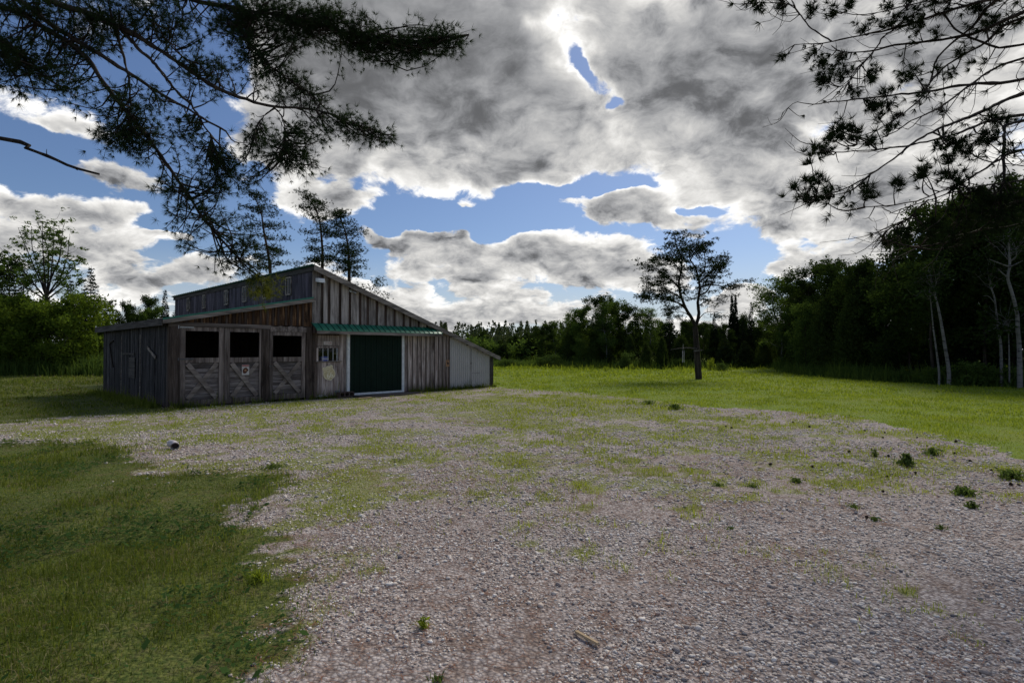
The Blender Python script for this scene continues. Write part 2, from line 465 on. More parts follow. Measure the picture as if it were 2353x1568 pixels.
M['sign_pale'] = simple('sign_pale', (0.85, 0.80, 0.62), 0.6, 0.0, 0.12, 12.0)
M['sign_white'] = simple('sign_white', (0.55, 0.53, 0.50), 0.6, 0.0, 0.15, 20.0)
M['sign_red'] = simple('sign_red', (0.35, 0.045, 0.035), 0.6, 0.0, 0.2, 20.0)
M['sign_brown'] = simple('sign_brown', (0.10, 0.035, 0.02), 0.6, 0.0, 0.4, 30.0)
M['sign_black'] = simple('sign_black', (0.03, 0.02, 0.02), 0.7)
M['sign_ochre'] = simple('sign_ochre', (0.38, 0.22, 0.12), 0.7, 0.0, 0.3, 40.0)
M['blue_box'] = simple('blue_box', (0.10, 0.12, 0.42), 0.5, 0.0, 0.3, 10.0)
M['bark'] = wood('bark', (0.012, 0.010, 0.008), (0.03, 0.025, 0.021), (0.065, 0.055, 0.048), fine=14.0)
M['bark_red'] = wood('bark_red', (0.03, 0.018, 0.013), (0.07, 0.045, 0.033), (0.14, 0.085, 0.06), fine=14.0)
def birch_bark():
    m, t, o = new_mat('birch_bark')
    c = t.node('ShaderNodeTexCoord')
    n = t.noise(t.vmath('MULTIPLY', c.outputs['Object'], (3, 3, 14)), 1.0, 4, 0.6)
    n2 = t.noise(c.outputs['Object'], 1.6, 3)
    col = t.mix(t.sstep(n, 0.54, 0.62), (0.15, 0.145, 0.14), (0.022, 0.02, 0.018))
    col = t.mix(t.sstep(n2, 0.45, 0.7, 0, 0.8), col, (0.09, 0.085, 0.07))
    p = t.node('ShaderNodeBsdfPrincipled'); t.put(p.inputs['Base Color'], col); p.inputs['Roughness'].default_value = 0.7
    t.l.new(p.outputs[0], o.inputs[0]); return m
M['birch'] = birch_bark()
M['leaf_dark'] = leafy('leaf_dark', (0.014, 0.027, 0.009), (0.044, 0.072, 0.020), 0.3)
M['leaf_mid'] = leafy('leaf_mid', (0.038, 0.068, 0.018), (0.105, 0.165, 0.042), 0.42)
M['leaf_yellow'] = leafy('leaf_yellow', (0.045, 0.080, 0.012), (0.135, 0.195, 0.032), 0.42)
M['leaf_spruce'] = leafy('leaf_spruce', (0.008, 0.016, 0.009), (0.022, 0.036, 0.018), 0.12)
M['leaf_cedar'] = leafy('leaf_cedar', (0.022, 0.040, 0.013), (0.068, 0.098, 0.026), 0.28)
M['leaf_pine'] = leafy('leaf_pine', (0.012, 0.022, 0.010), (0.034, 0.052, 0.020), 0.18)
M['needle_l'] = leafy('needle_l', (0.013, 0.026, 0.014), (0.036, 0.060, 0.026), 0.25)
M['needle_r'] = leafy('needle_r', (0.007, 0.014, 0.007), (0.022, 0.036, 0.013), 0.15)
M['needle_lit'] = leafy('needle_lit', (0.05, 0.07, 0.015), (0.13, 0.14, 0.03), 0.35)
M['shrub'] = leafy('shrub', (0.035, 0.065, 0.018), (0.095, 0.145, 0.045), 0.35)
M['far_wood'] = leafy('far_wood', (0.035, 0.050, 0.028), (0.075, 0.095, 0.052), 0.25)  # paler green, with the haze of distance put into the colour
M['weed'] = leafy('weed', (0.04, 0.07, 0.022), (0.12, 0.17, 0.055), 0.4)
M['clover'] = leafy('clover', (0.025, 0.055, 0.016), (0.07, 0.125, 0.036), 0.3)
M['cone'] = simple('cone', (0.035, 0.022, 0.015), 0.9, 0, 0.5, 60.0, 0.5)

# ================================================================== THE BARN
BO = at_ground(386, 938)
BANG = R(46.7)
barn = empty('barn', (BO[0], BO[1], 0), 'weathered grey board barn with a clerestory, stall doors and a green awning', 'barn', None, BANG)
rng = random.Random(5)
def world_of(x, y, z):
    c, s = math.cos(BANG), math.sin(BANG)
    return (BO[0] + c * x - s * y, BO[1] + s * x + c * y, z)

XL, XC, XE = 0.0, 4.15, 12.38          # left wall, line of the clerestory, right end
H_RIDGE = 4.40
def roof_main(x): return 4.38 - (x - XC) * 0.3555
def roof_lean(x): return 3.33 - (XC - x) * 0.205

def boards(mb, x0, x1, zb, zt, y0, y1, wid=(0.17, 0.26), gap=0.004):
    """vertical boards; zb / zt are functions of x or numbers"""
    fb = zb if callable(zb) else (lambda x: zb)
    ft = zt if callable(zt) else (lambda x: zt)
    x = x0
    edges = []
    while x < x1 - 0.01:
        nx = x + rng.uniform(*wid)
        if x1 - nx < wid[0] * 0.6: nx = x1
        jit = rng.uniform(-0.003, 0.003)
        mb.slope_box(x + gap / 2, nx - gap / 2, y0 + jit, y1 + jit, fb(x), fb(nx), ft(x), ft(nx))
        edges.append(nx); x = nx
    return edges

# --- lean-to front: posts, header, rotted boards above
mb = MB()
e = boards(mb, 0.0, XC - 0.02, 2.395, lambda x: roof_lean(x) - 0.03, -0.02, 0.005, (0.16, 0.24))
mb.build('upper_board_wall', M['board_rot'], barn)
for x in e[:-1]: MB().slope_box(x - 0.035, x + 0.035, -0.045, -0.0235, 2.40, 2.40, roof_lean(x) - 0.04, roof_lean(x) - 0.04).build('batten', M['batten'], barn)
mb = MB()
mb.box(-0.03, 2.74, -0.09, -0.024, 2.275, 2.392)
mb.build('header_beam', M['rail_h'], barn)
mb = MB()                                  # second header with worn scalloped top edge
xs = np.linspace(2.745, 4.02, 40)
for a, b in zip(xs[:-1], xs[1:]):
    ta = 2.40 - 0.045 * abs(math.sin((a - 2.745) * 9.2)) ** 0.5 * 0.8
    tb = 2.40 - 0.045 * abs(math.sin((b - 2.745) * 9.2)) ** 0.5 * 0.8
    mb.slope_box(a, b, -0.075, -0.026, 2.20, 2.20, ta, tb)
mb.build('header_beam', M['rail_h'], barn)
for (a, b, z0, z1) in ((-0.03, 0.25, 0.0, 2.272), (2.50, 2.73, 0.03, 2.272), (3.93, 4.12, 0.0, 2.38)):
    MB().box(a, b, -0.085, 0.06, z0, z1).build('post', M['post'], barn)

def stall_door(x0, x1, ztop, zb, sl, sr, latch=False, hinges=True, sign=False):
    """half-open stall door: closed plank lower half with an X brace, open upper half in a frame"""
    mid, midb = 1.395, 1.25
    f = MB()
    y0, y1 = -0.065, -0.02
    f.box(x0, x0 + sl, y0, y1, zb, ztop)
    f.box(x1 - sr, x1, y0, y1, zb, ztop)
    f.box(x0 + sl + .001, x1 - sr - .001, y0 + .003, y1, ztop - 0.11, ztop - 0.001)
    f.box(x0 + sl + .001, x1 - sr - .001, y0 + .003, y1, midb, mid)
    f.box(x0 + sl + .001, x1 - sr - .001, y0 + .003, y1, zb + .002, zb + 0.165)
    fr = f.build('stall_door', M['door_v'], barn)
    pl = MB(); z = zb + 0.166; k = 0
    zs = np.linspace(zb + 0.166, midb - 0.001, 8)
    for a, b in zip(zs[:-1], zs[1:]):
        j = rng.uniform(-0.003, 0.003)
        pl.box(x0 + sl * .5, x1 - sr * .5, -0.019 + 0.0 * j, 0.006, a + 0.005, b - 0.005)
    # planks sit between the stiles, a little behind the frame face
    pl.build('plank_panel', M['door_h'], fr)
    xa, xb = x0 + sl, x1 - sr
    za, zc = zb + 0.167, midb - 0.002
    for (p, q, yy) in (((xa + .05, zc - .02), (xb - .07, za + .03), -0.062), ((xb - .05, zc - .02), (xa + .07, za + .03), -0.041)):
        MB().bar((p[0], yy, p[1]), (q[0], yy, q[1]), 0.125, 0.024).build('brace', M['brace'], fr)
    if hinges:
        for z, m in ((2.262, 'galv'), (1.36, 'iron'), (0.055, 'iron')):
            h = MB(); h.box(x0 - 0.07, x0 + 0.34, -0.075, -0.0655, z - 0.022, z + 0.022)
            h.tube([(x0 - 0.045, -0.083, z - 0.045), (x0 - 0.045, -0.083, z + 0.045)], 0.014, 8)
            for xx in (x0 + .12, x0 + .3): h.box(xx - .01, xx + .01, -0.081, -0.0755, z - .01, z + .01)
            h.build('hinge', M[m], fr)
    if latch:
        h = MB(); h.box(x0 - 0.03, x0 + 0.13, -0.08, -0.066, 1.10, 1.125)
        h.tube([(x0 - 0.02, -0.09, 1.09), (x0 - 0.02, -0.09, 1.14)], 0.01, 6)
        h.build('latch', M['iron'], fr)
    return fr
stall_door(0.262, 1.415, 2.27, 0.035, 0.135, 0.14)
stall_door(1.425, 2.485, 2.27, 0.035, 0.145, 0.055, hinges=False)
stall_door(2.742, 3.90, 2.19, 0.06, 0.10, 0.12, latch=True, hinges=False)
MB().box(2.76, 3.88, -0.060, -0.021, 2.192, 2.199).build('door_head_strip', M['rail_h'], barn)
# narrow boards between the last stall and the main front
mb = MB(); boards(mb, 4.125, 4.34, 0.03, 2.49, -0.022, 0.0, (0.1, 0.12)); mb.build('corner_board', M['post'], barn)

# --- main front, gable boards with battens
mb = MB(); e = boards(mb, XC + 0.0, 10.07, lambda x: 2.50 if x < 9.4 else 2.27, lambda x: roof_main(x) - 0.04, -0.0215, 0.0, (0.24, 0.42))
mb.build('gable_board_wall', M['board_grey'], barn)
for x in e[:-1]:
    if roof_main(x) > 2.62: MB().slope_box(x - 0.045, x + 0.04, -0.047, -0.026, 2.50, 2.50, roof_main(x - .045) - 0.045, roof_main(x + .04) - 0.045).build('batten', M['batten'], barn)
# lower part: beside the window
mb = MB()
boards(mb, 4.345, 5.14, 0.05, 1.205, -0.022, 0.0, (0.14, 0.2))
boards(mb, 5.145, 5.40, 0.05, 2.49, -0.022, 0.0, (0.1, 0.14))
mb.build('lower_board_wall', M['board_lower'], barn)
mb = MB(); mb.box(4.345, 5.14, -0.022, 0.0, 1.76, 2.12); mb.build('board_over_window', M['board_lower'], barn)
mb = MB(); mb.box(4.345, 5.14, -0.012, 0.0, 2.122, 2.495); mb.build('soffit_board', M['batten'], barn)
# lower wall to the right of the green door
mb = MB(); e = boards(mb, 7.80, 10.07, 0.03, lambda x: 2.26 if x > 9.3 else 2.49, -0.0215, 0.0, (0.17, 0.24))
mb.build('lower_board_wall', M['board_lower'], barn)
for x in e[:-1]: MB().box(x - 0.022, x + 0.022, -0.045, -0.026, 0.05, 2.2).build('batten', M['door_v'], barn)
mb = MB(); mb.box(10.03, 10.075, -0.055, 0.005, 0.0, 2.30); mb.build('corner_strip', M['batten'], barn)

# --- window with three muntins
f = MB()
wx0, wx1, wz0, wz1 = 4.36, 5.10, 1.25, 1.69
f.box(wx0 - .05, wx1 + .05, -0.045, -0.0, wz1, wz1 + .06)
f.box(wx0 - .06, wx0, -0.043, -0.0, wz0, wz1 - .001)
f.box(wx1, wx1 + .06, -0.043, -0.0, wz0, wz1 - .001)
win = f.build('window', M['board_lower'], barn)
MB().box(wx0 - .10, wx1 + .12, -0.085, 0.0, wz0 - .035, wz0 - .002).build('sill', M['fascia_x'], win)
mt = MB()
for k in (1, 2, 3):
    x = wx0 + (wx1 - wx0) * (k / 4 - 0.01)
    mt.box(x - .007, x + .007, -0.02, -0.002, wz0, wz1)
mt.box(wx1 - .055, wx1 - .035, -0.02, -0.002, wz0, wz1)
mt.build('muntin', M['white_trim'], win)
gm, gt, go = new_mat('window_glass')
gb = gt.node('ShaderNodeBsdfGlossy'); gb.inputs['Roughness'].default_value = 0.03; gb.inputs['Color'].default_value = (1, 1, 1, 1)
gtr = gt.node('ShaderNodeBsdfTransparent'); gx = gt.node('ShaderNodeMixShader'); gx.inputs[0].default_value = 0.010
gt.l.new(gtr.outputs[0], gx.inputs[1]); gt.l.new(gb.outputs[0], gx.inputs[2]); gt.l.new(gx.outputs[0], go.inputs[0])
MB().box(wx0, wx1, -0.001, 0.002, wz0, wz1).build('pane', gm, win)

# --- big green sliding door in its pale frame
def corrugated(x0, x1, z0, z1, y, pitch, rib, depth, zt=None):
    mb = MB(); xs = []; x = x0
    while x < x1 - 1e-6:
        xs += [(x, 0), (min(x + pitch - rib, x1), 0)]
        if x + pitch - rib * .5 < x1: xs += [(x + pitch - rib * .7, 1), (x + pitch - rib * .3, 1)]
        x += pitch
    xs.append((x1, 0))
    zt = zt or (lambda x: z1)
    v = []
    for (xx, r) in xs: v += [(xx, y - depth * r, z0), (xx, y - depth * r, zt(xx))]
    f = [(2 * i, 2 * i + 2, 2 * i + 3, 2 * i + 1) for i in range(len(xs) - 1)]
    mb.add(v, f); return mb
fr = MB()
fr.box(5.405, 5.50, -0.10, -0.02, 0.03, 2.33)
fr.box(7.69, 7.79, -0.10, -0.02, 0.03, 2.33)
fr.box(5.501, 7.689, -0.10, -0.04, 0.03, 0.105)
sd = fr.build('sliding_door', M['white_paint'], barn)
corrugated(5.50, 7.69, 0.1, 2.33, -0.065, 0.228, 0.06, 0.022).build('door_panel', M['green_dark'], sd)
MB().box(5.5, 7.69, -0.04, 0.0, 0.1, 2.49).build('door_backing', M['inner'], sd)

# --- pale grey ribbed metal bay at the right end, with its own door
mz = lambda x: min(2.26, roof_main(x) - 0.06)
corrugated(10.078, 12.37, 0.05, 2.26, -0.012, 0.115, 0.035, 0.030, mz).build('metal_siding', M['grey_metal'], barn)
MB().slope_box(10.078, 12.37, -0.008, 0.02, 0.05, 0.05, mz(10.078), mz(12.37)).build('siding_backing', M['grey_metal'], barn)
md = MB(); md.box(11.262, 11.275, -0.034, -0.029, 0.06, 1.70); md.box(11.25, 11.29, -0.04, -0.03, 1.02, 1.10); md.box(11.34, 11.78, -0.034, -0.0295, 0.62, 0.635)
md.build('metal_door_seam', M['iron'], barn)
MB().box(12.372, 12.60, -0.05, 0.10, 0.0, 1.33).build('end_post', M['fascia_y'], barn)

# --- awning of green standing-seam metal
aw = MB(); a0, a1, dep, zt_, zf = 4.12, 9.42, 0.40, 2.50, 2.255
aw.hexa([(a0, -dep, zf), (a1, -dep, zf), (a1, -0.028, zt_), (a0, -0.028, zt_), (a0, -dep, zf + .02), (a1, -dep, zf + .02), (a1, -0.028, zt_ + .02), (a0, -0.028, zt_ + .02)])
awo = aw.build('awning', M['green_metal'], barn)
rb = MB(); n = 24
for k in range(n + 1):
    x = a0 + (a1 - a0) * k / n
    rb.hexa([(x - .012, -dep - .004, zf + .021), (x + .012, -dep - .004, zf + .021), (x + .012, -0.026, zt_ + .021), (x - .012, -0.026, zt_ + .021),
             (x - .006, -dep - .004, zf + .045), (x + .006, -dep - .004, zf + .045), (x + .006, -0.026, zt_ + .045), (x - .006, -0.026, zt_ + .045)])
rb.build('seam', M['roof_green'], awo)
MB().box(a0 + .02, a1 - .02, -dep - .002, -dep + .03, zf - .10, zf - .003).build('awning_fascia', M['fascia_x'], awo)
for x in (a0 + .04, a0 + 1.4, a0 + 3.5, a1 - .1):
    MB().hexa([(x - .02, -dep + .035, zf - .08), (x + .02, -dep + .035, zf - .08), (x + .02, -.05, zf - .08), (x - .02, -.05, zf - .08),
             (x - .02, -dep + .035, zf - .005), (x + .02, -dep + .035, zf - .005), (x + .02, -.05, zt_ - .03), (x - .02, -.05, zt_ - .03)]).build('bracket', M['batten'], awo)

# --- left side wall
SD = 8.4
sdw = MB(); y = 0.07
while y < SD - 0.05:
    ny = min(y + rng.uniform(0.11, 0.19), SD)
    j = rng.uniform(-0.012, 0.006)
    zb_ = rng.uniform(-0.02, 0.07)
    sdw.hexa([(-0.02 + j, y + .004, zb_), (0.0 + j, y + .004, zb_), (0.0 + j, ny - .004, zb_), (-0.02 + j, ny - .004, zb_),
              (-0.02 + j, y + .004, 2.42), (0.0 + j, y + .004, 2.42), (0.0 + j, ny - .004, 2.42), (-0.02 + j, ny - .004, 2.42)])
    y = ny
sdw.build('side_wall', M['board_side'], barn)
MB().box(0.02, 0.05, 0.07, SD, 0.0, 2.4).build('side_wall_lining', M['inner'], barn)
MB().box(-0.055, -0.034, 3.6, 5.15, 1.46, 1.52).build('nailed_board', M['fascia_y'], barn)
MB().box(-0.052, -0.035, 3.5, 4.25, 0.72, 1.38).build('patch_board', M['fascia_y'], barn)
mb = MB(); mb.bar((-0.06, 1.95, 1.70), (-0.06, 1.07, 1.40), 0.085, 0.02, (-1, 0, 0)); mb.build('broken_board', M['fascia_x'], barn)
mb = MB()
for yy in (2.85, 5.35): MB().box(-0.048, -0.034, yy, yy + 0.035, 0.1, 2.1).build('door_trim', M['fascia_x'], barn)
arc = smooth_path([(-0.05, 6.6, 1.0), (-0.06, 6.9, 1.5), (-0.06, 7.1, 1.85), (-0.05, 6.6, 1.95)], 12)
MB().tube(arc, 0.025, 6).build('bent_branch_bracket', M['bark'], barn)

# --- clerestory wall
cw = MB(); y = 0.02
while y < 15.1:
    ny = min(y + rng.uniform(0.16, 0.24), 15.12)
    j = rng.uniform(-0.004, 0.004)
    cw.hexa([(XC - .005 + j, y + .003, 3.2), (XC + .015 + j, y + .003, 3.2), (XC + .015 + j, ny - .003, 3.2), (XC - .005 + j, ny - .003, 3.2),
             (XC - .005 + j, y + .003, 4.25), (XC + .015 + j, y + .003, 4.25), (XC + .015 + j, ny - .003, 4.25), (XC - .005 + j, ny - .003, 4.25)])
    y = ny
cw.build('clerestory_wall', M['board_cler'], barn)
MB().box(XC - .04, XC - .016, -0.16, 15.3, 4.235, 4.405).build('clerestory_fascia', M['fascia_y'], barn)
for yc in (1.70, 3.70, 5.70, 7.72, 10.55, 12.85):
    f = MB(); x0, x1 = XC - .05, XC - .012; hw, z0, z1 = 0.215, 3.56, 4.20
    f.box(x0, x1, yc - hw, yc - hw + .035, z0, z1); f.box(x0, x1, yc + hw - .035, yc + hw, z0, z1)
    f.box(x0, x1, yc - hw + .036, yc + hw - .036, z1 - .04, z1); f.box(x0 - .015, x1, yc - hw + .036, yc + hw - .036, z0, z0 + .045)
    f.box(x0 + .004, x1, yc - .018, yc + .018, z0 + .046, z1 - .041)
    wf = f.build('window', M['fascia_x'], barn)
    MB().box(XC - .03, XC - .013, yc - hw + .037, yc + hw - .037, z0 + .046, z1 - .041).build('pane', M['glass'], wf)

# --- roofs
def roof_slab(mb, x0, x1, z0, z1, y0, y1, t=0.03):
    mb.hexa([(x0, y0, z0), (x1, y0, z1), (x1, y1, z1), (x0, y1, z0), (x0, y0, z0 + t), (x1, y0, z1 + t), (x1, y1, z1 + t), (x0, y1, z0 + t)])
    return mb
r1 = roof_slab(MB(), XC - .12, 12.88, roof_main(XC - .12), roof_main(12.88), -0.22, 15.35)
for k in range(52):
    y = -0.2 + k * 0.3
    r1.hexa([(XC - .12, y - .012, roof_main(XC - .12) + .031), (12.88, y - .012, roof_main(12.88) + .031), (12.88, y + .012, roof_main(12.88) + .031), (XC - .12, y + .012, roof_main(XC - .12) + .031),
             (XC - .12, y - .007, roof_main(XC - .12) + .05), (12.88, y - .007, roof_main(12.88) + .05), (12.88, y + .007, roof_main(12.88) + .05), (XC - .12, y + .007, roof_main(XC - .12) + .05)])
ro = r1.build('main_roof', M['roof_green'], barn)
mb = MB(); mb.slope_box(XC - .05, 12.86, -0.243, -0.2225, roof_main(XC - .05) - .15, roof_main(12.86) - .12, roof_main(XC - .05) + .045, roof_main(12.86) + .045)
mb.build('rake_board', M['fascia_x'], ro)
mb = MB()
for x in np.arange(XC + .6, 12.8, 0.9): MB().box(x - .03, x + .03, -0.17, -0.025, roof_main(x) - .10, roof_main(x) - .03).build('lookout', M['batten'], ro)
r2 = roof_slab(MB(), -0.20, XC - .042, roof_lean(-0.20), roof_lean(XC - .042), -0.20, 8.85)
for k in range(30):
    y = -0.19 + k * 0.305
    a, b = -0.20, XC - .042
    r2.hexa([(a, y - .012, roof_lean(a) + .031), (b, y - .012, roof_lean(b) + .031), (b, y + .012, roof_lean(b) + .031), (a, y + .012, roof_lean(a) + .031),
             (a, y - .007, roof_lean(a) + .05), (b, y - .007, roof_lean(b) + .05), (b, y + .007, roof_lean(b) + .05), (a, y + .007, roof_lean(a) + .05)])
r2o = r2.build('lean_to_roof', M['green_metal'], barn)
MB().slope_box(-0.20, XC + .02, -0.225, -0.202, roof_lean(-0.2) - .11, roof_lean(XC) - .11, roof_lean(-0.2) - .0, roof_lean(XC + .02)).build('rake_board', M['fascia_x'], r2o)
MB().box(-0.225, -0.202, -0.20, 8.85, roof_lean(-0.2) - .15, roof_lean(-0.2) + .052).build('eave_board', M['fascia_y'], r2o)
mb = MB()
for y in np.arange(0.2, 8.8, 0.6): MB().box(-0.20, -0.03, y - .025, y + .025, roof_lean(-.2) - .09, roof_lean(-.2) - .003).build('rafter_tail', M['batten'], r2o)
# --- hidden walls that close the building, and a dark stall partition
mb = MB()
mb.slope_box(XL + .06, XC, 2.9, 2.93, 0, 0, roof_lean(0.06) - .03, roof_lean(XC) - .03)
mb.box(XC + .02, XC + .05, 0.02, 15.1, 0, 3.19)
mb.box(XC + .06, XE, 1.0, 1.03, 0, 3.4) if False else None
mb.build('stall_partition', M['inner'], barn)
mb = MB(); mb.slope_box(0.0, XC, 8.41, 8.44, 0, 0, roof_lean(0) - .03, roof_lean(XC) - .03)
mb.slope_box(XC, XE, 15.12, 15.15, 0, 0, roof_main(XC) - .03, roof_main(XE) - .03)
mb.box(XC - .01, XC + .013, 8.45, 15.11, 0, 3.19)
mb.box(XE, XE + .03, 0.12, 15.11, 0, roof_main(XE) - .05)
mb.build('rear_wall', M['board_grey'], barn)
# --- lamps on the gable
fl = MB(); fl.hexa([(4.24, -0.30, 3.86), (4.46, -0.30, 3.86), (4.46, -0.05, 3.90), (4.24, -0.05, 3.90), (4.24, -0.26, 4.00), (4.46, -0.26, 4.00), (4.46, -0.05, 4.02), (4.24, -0.05, 4.02)])
flo = fl.build('floodlight', M['white_paint'], barn)
MB().box(4.31, 4.39, -0.05, -0.022, 3.76, 3.98).build('bracket', M['iron'], flo)
lp = MB(); lp.tube([(5.54, -0.03, 3.70), (5.54, -0.07, 3.70)], 0.055, 14); lp.tube([(5.58, -0.06, 3.68), (5.72, -0.12, 3.63)], [0.02, 0.045], 10)
lp.build('gable_lamp', M['galv'], barn)

# ================================================================== things on and beside the barn
def text(s, size, x, y, z, mat, parent, ext=0.0015, rot=0.0, spacing=1.0, name='lettering'):
    c = bpy.data.curves.new(name, 'FONT'); c.body = s; c.size = size; c.extrude = ext
    c.align_x = 'CENTER'; c.align_y = 'CENTER'; c.space_character = spacing
    tmp = bpy.data.objects.new(name, c); COL.objects.link(tmp); c.materials.append(mat); bpy.context.view_layer.update()
    me = bpy.data.meshes.new_from_object(tmp, depsgraph=bpy.context.evaluated_depsgraph_get()); bpy.data.objects.remove(tmp)
    o = bpy.data.objects.new(name, me); COL.objects.link(o)
    o.parent = parent; o.location = (x, y, z); o.rotation_euler = (R(90), rot, 0)
    return o
# number plate
p = MB().box(-0.15, 0.15, -0.008, 0, -0.055, 0.055).build('number_plate', M['sign_white'])
tag(p, 'small white plate with red digits above the barred window', 'sign')
p.location = world_of(4.71, -0.024, 1.857); p.rotation_euler = (0, 0, BANG)
text('171-628', 0.078, 0, -0.010, 0, M['sign_red'], p)
# route shield, tilted
def shield_outline(w_, h_):
    half = [(0, 0.50), (0.07, 0.455), (0.17, 0.44), (0.25, 0.46), (0.31, 0.50), (0.42, 0.40), (0.39, 0.30), (0.40, 0.18), (0.47, 0.04), (0.48, -0.12), (0.42, -0.27), (0.28, -0.38), (0.12, -0.44), (0, -0.50)]
    pts = half + [(-x, y) for x, y in half[::-1][1:-1]]
    return [(x * w_, y * h_) for x, y in pts]
def prism(mb, pts, y0, y1):
    n = len(pts); v = [(x, y0, z) for x, z in pts] + [(x, y1, z) for x, z in pts]
    for i in range(n): mb.add([v[i], v[(i + 1) % n], v[(i + 1) % n + n], v[i + n]], [(0, 1, 2, 3)])
    c = np.mean(np.array(pts), axis=0)
    for yy, o_ in ((y0, 0), (y1, n)):
        mb.add(v[o_:o_ + n] + [(c[0], yy, c[1])], [(i, (i + 1) % n, n) for i in range(n)])
    return mb
sh = prism(MB(), shield_outline(0.46, 0.52), -0.014, 0).build('route_shield_sign', M['sign_tan'])
tag(sh, 'tan shield shaped road sign numbered 66 hanging crooked under the window', 'sign')
sh.location = world_of(4.755, -0.026, 0.835); sh.rotation_euler = (0, R(-17), BANG)
ol = np.array(shield_outline(0.46, 0.52)); rim = MB(); n = len(ol)
for i in range(n):
    a, b = ol[i] * 0.97, ol[(i + 1) % n] * 0.97; c_, d_ = ol[(i + 1) % n] * 0.90, ol[i] * 0.90
    rim.add([(a[0], -.0165, a[1]), (b[0], -.0165, b[1]), (c_[0], -.0165, c_[1]), (d_[0], -.0165, d_[1])], [(0, 1, 2, 3)])
rim.build('rim_line', M['sign_pale'], sh)
MB().box(-0.175, 0.175, -0.0175, -0.0145, 0.088, 0.094).build('rule', M['sign_pale'], sh)
text('ROUTE', 0.085, 0, -0.0155, 0.155, M['sign_pale'], sh)
text('US', 0.085, 0, -0.0155, 0.045, M['sign_pale'], sh)
text('66', 0.25, 0, -0.0155, -0.09, M['sign_pale'], sh, spacing=0.95)
# horse warning sign on the middle stall door
hs = MB().box(-0.105, 0.105, -0.006, 0, -0.155, 0.155).build('horse_sign', M['sign_white'])
tag(hs, 'white sign with a brown horse head under a red band on middle stall door', 'sign')
hs.location = world_of(2.015, -0.074, 1.02); hs.rotation_euler = (0, 0, BANG)
MB().box(-0.10, 0.10, -0.009, -0.0062, 0.10, 0.15).build('red_band', M['sign_red'], hs)
text('CAUTION', 0.045, 0, -0.0105, 0.125, M['sign_white'], hs)
hh = [(-0.07, -0.10), (-0.02, -0.115), (0.03, -0.09), (0.04, -0.05), (0.075, -0.035), (0.085, 0.0), (0.06, 0.03), (0.03, 0.06), (0.02, 0.085), (0.0, 0.065), (-0.04, 0.055), (-0.075, 0.01), (-0.085, -0.05)]
prism(MB(), hh, -0.009, -0.0062).build('horse_head', M['sign_brown'], hs)
prism(MB(), [(-0.03, -0.04), (0.02, -0.05), (0.03, -0.01), (0.0, 0.02), (-0.035, 0.0)], -0.0105, -0.0095).build('cheek_patch', M['sign_ochre'], hs)
# small dog sign at the corner by the metal bay
ds = MB().box(-0.085, 0.085, -0.006, 0, -0.14, 0.14).build('dog_sign', M['sign_ochre'])
tag(ds, 'small ochre sign with a dark dog where boards meet the grey metal bay', 'sign')
ds.location = world_of(9.955, -0.058, 1.09); ds.rotation_euler = (0, 0, BANG)
dg = [(-0.06, 0.02), (-0.05, 0.055), (-0.02, 0.06), (0.0, 0.03), (0.04, 0.025), (0.06, 0.05), (0.065, 0.02), (0.05, -0.01), (0.05, -0.08), (0.035, -0.08), (0.03, -0.025), (-0.01, -0.025), (-0.015, -0.08), (-0.03, -0.08), (-0.035, -0.01)]
prism(MB(), dg, -0.009, -0.0062).build('dog_silhouette', M['sign_black'], ds)
MB().box(-0.07, 0.07, -0.0085, -0.0062, 0.095, 0.12).build('dark_band', M['sign_black'], ds)
# stored box behind the window panes
bb = MB().box(-0.12, 0.12, -0.08, 0.08, 0, 0.15).build('stored_box', M['blue_box'])
tag(bb, 'blue and white box standing behind the barred window', 'box')
bb.location = world_of(4.66, 0.14, 1.25); bb.rotation_euler = (0, 0, BANG)
MB().box(-0.122, 0.122, -0.083, -0.0805, 0.05, 0.09).build('pale_stripe', M['sign_white'], bb)
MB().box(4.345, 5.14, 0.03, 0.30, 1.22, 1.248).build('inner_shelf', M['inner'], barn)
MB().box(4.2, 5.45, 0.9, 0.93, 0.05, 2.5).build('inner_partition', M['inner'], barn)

# dark rubber mat in front of the green door
mm = MB(); poly = [(5.42, -0.11), (7.8, -0.11), (8.45, -0.55), (7.3, -0.95), (6.2, -1.0), (5.5, -0.75)]
n = len(poly); prismv = [(x, y, 0.012) for x, y in poly]; 
for i in range(n):
    a, b = poly[i], poly[(i + 1) % n]; mm.add([(a[0], a[1], 0), (b[0], b[1], 0), (b[0], b[1], .022), (a[0], a[1], .022)], [(0, 1, 2, 3)])
c_ = np.mean(poly, axis=0); mm.add([(x, y, .022) for x, y in poly] + [(c_[0], c_[1], .024)], [(i, (i + 1) % n, n) for i in range(n)])
mo = mm.build('rubber_mat', M['rubber']); tag(mo, 'black rubber mat lying in front of the green sliding door', 'mat')
mo.location = (BO[0], BO[1], 0.012); mo.rotation_euler = (0, 0, BANG)
def on_ground(name, mb, mat, px, label, cat, rz=0.0, z=0.0):
    o = mb.build(name, mat); g = at_ground(*px); o.location = (g[0], g[1], z); o.rotation_euler = (0, 0, rz)
    return tag(o, label, cat)
yb = MB().box(-0.28, 0.28, -0.07, 0.07, 0, 0.022)
on_ground('wooden_board', yb, M['raw_wood'], (837, 915), 'short yellow board lying on gravel below the green door', 'board', R(52), 0.01)
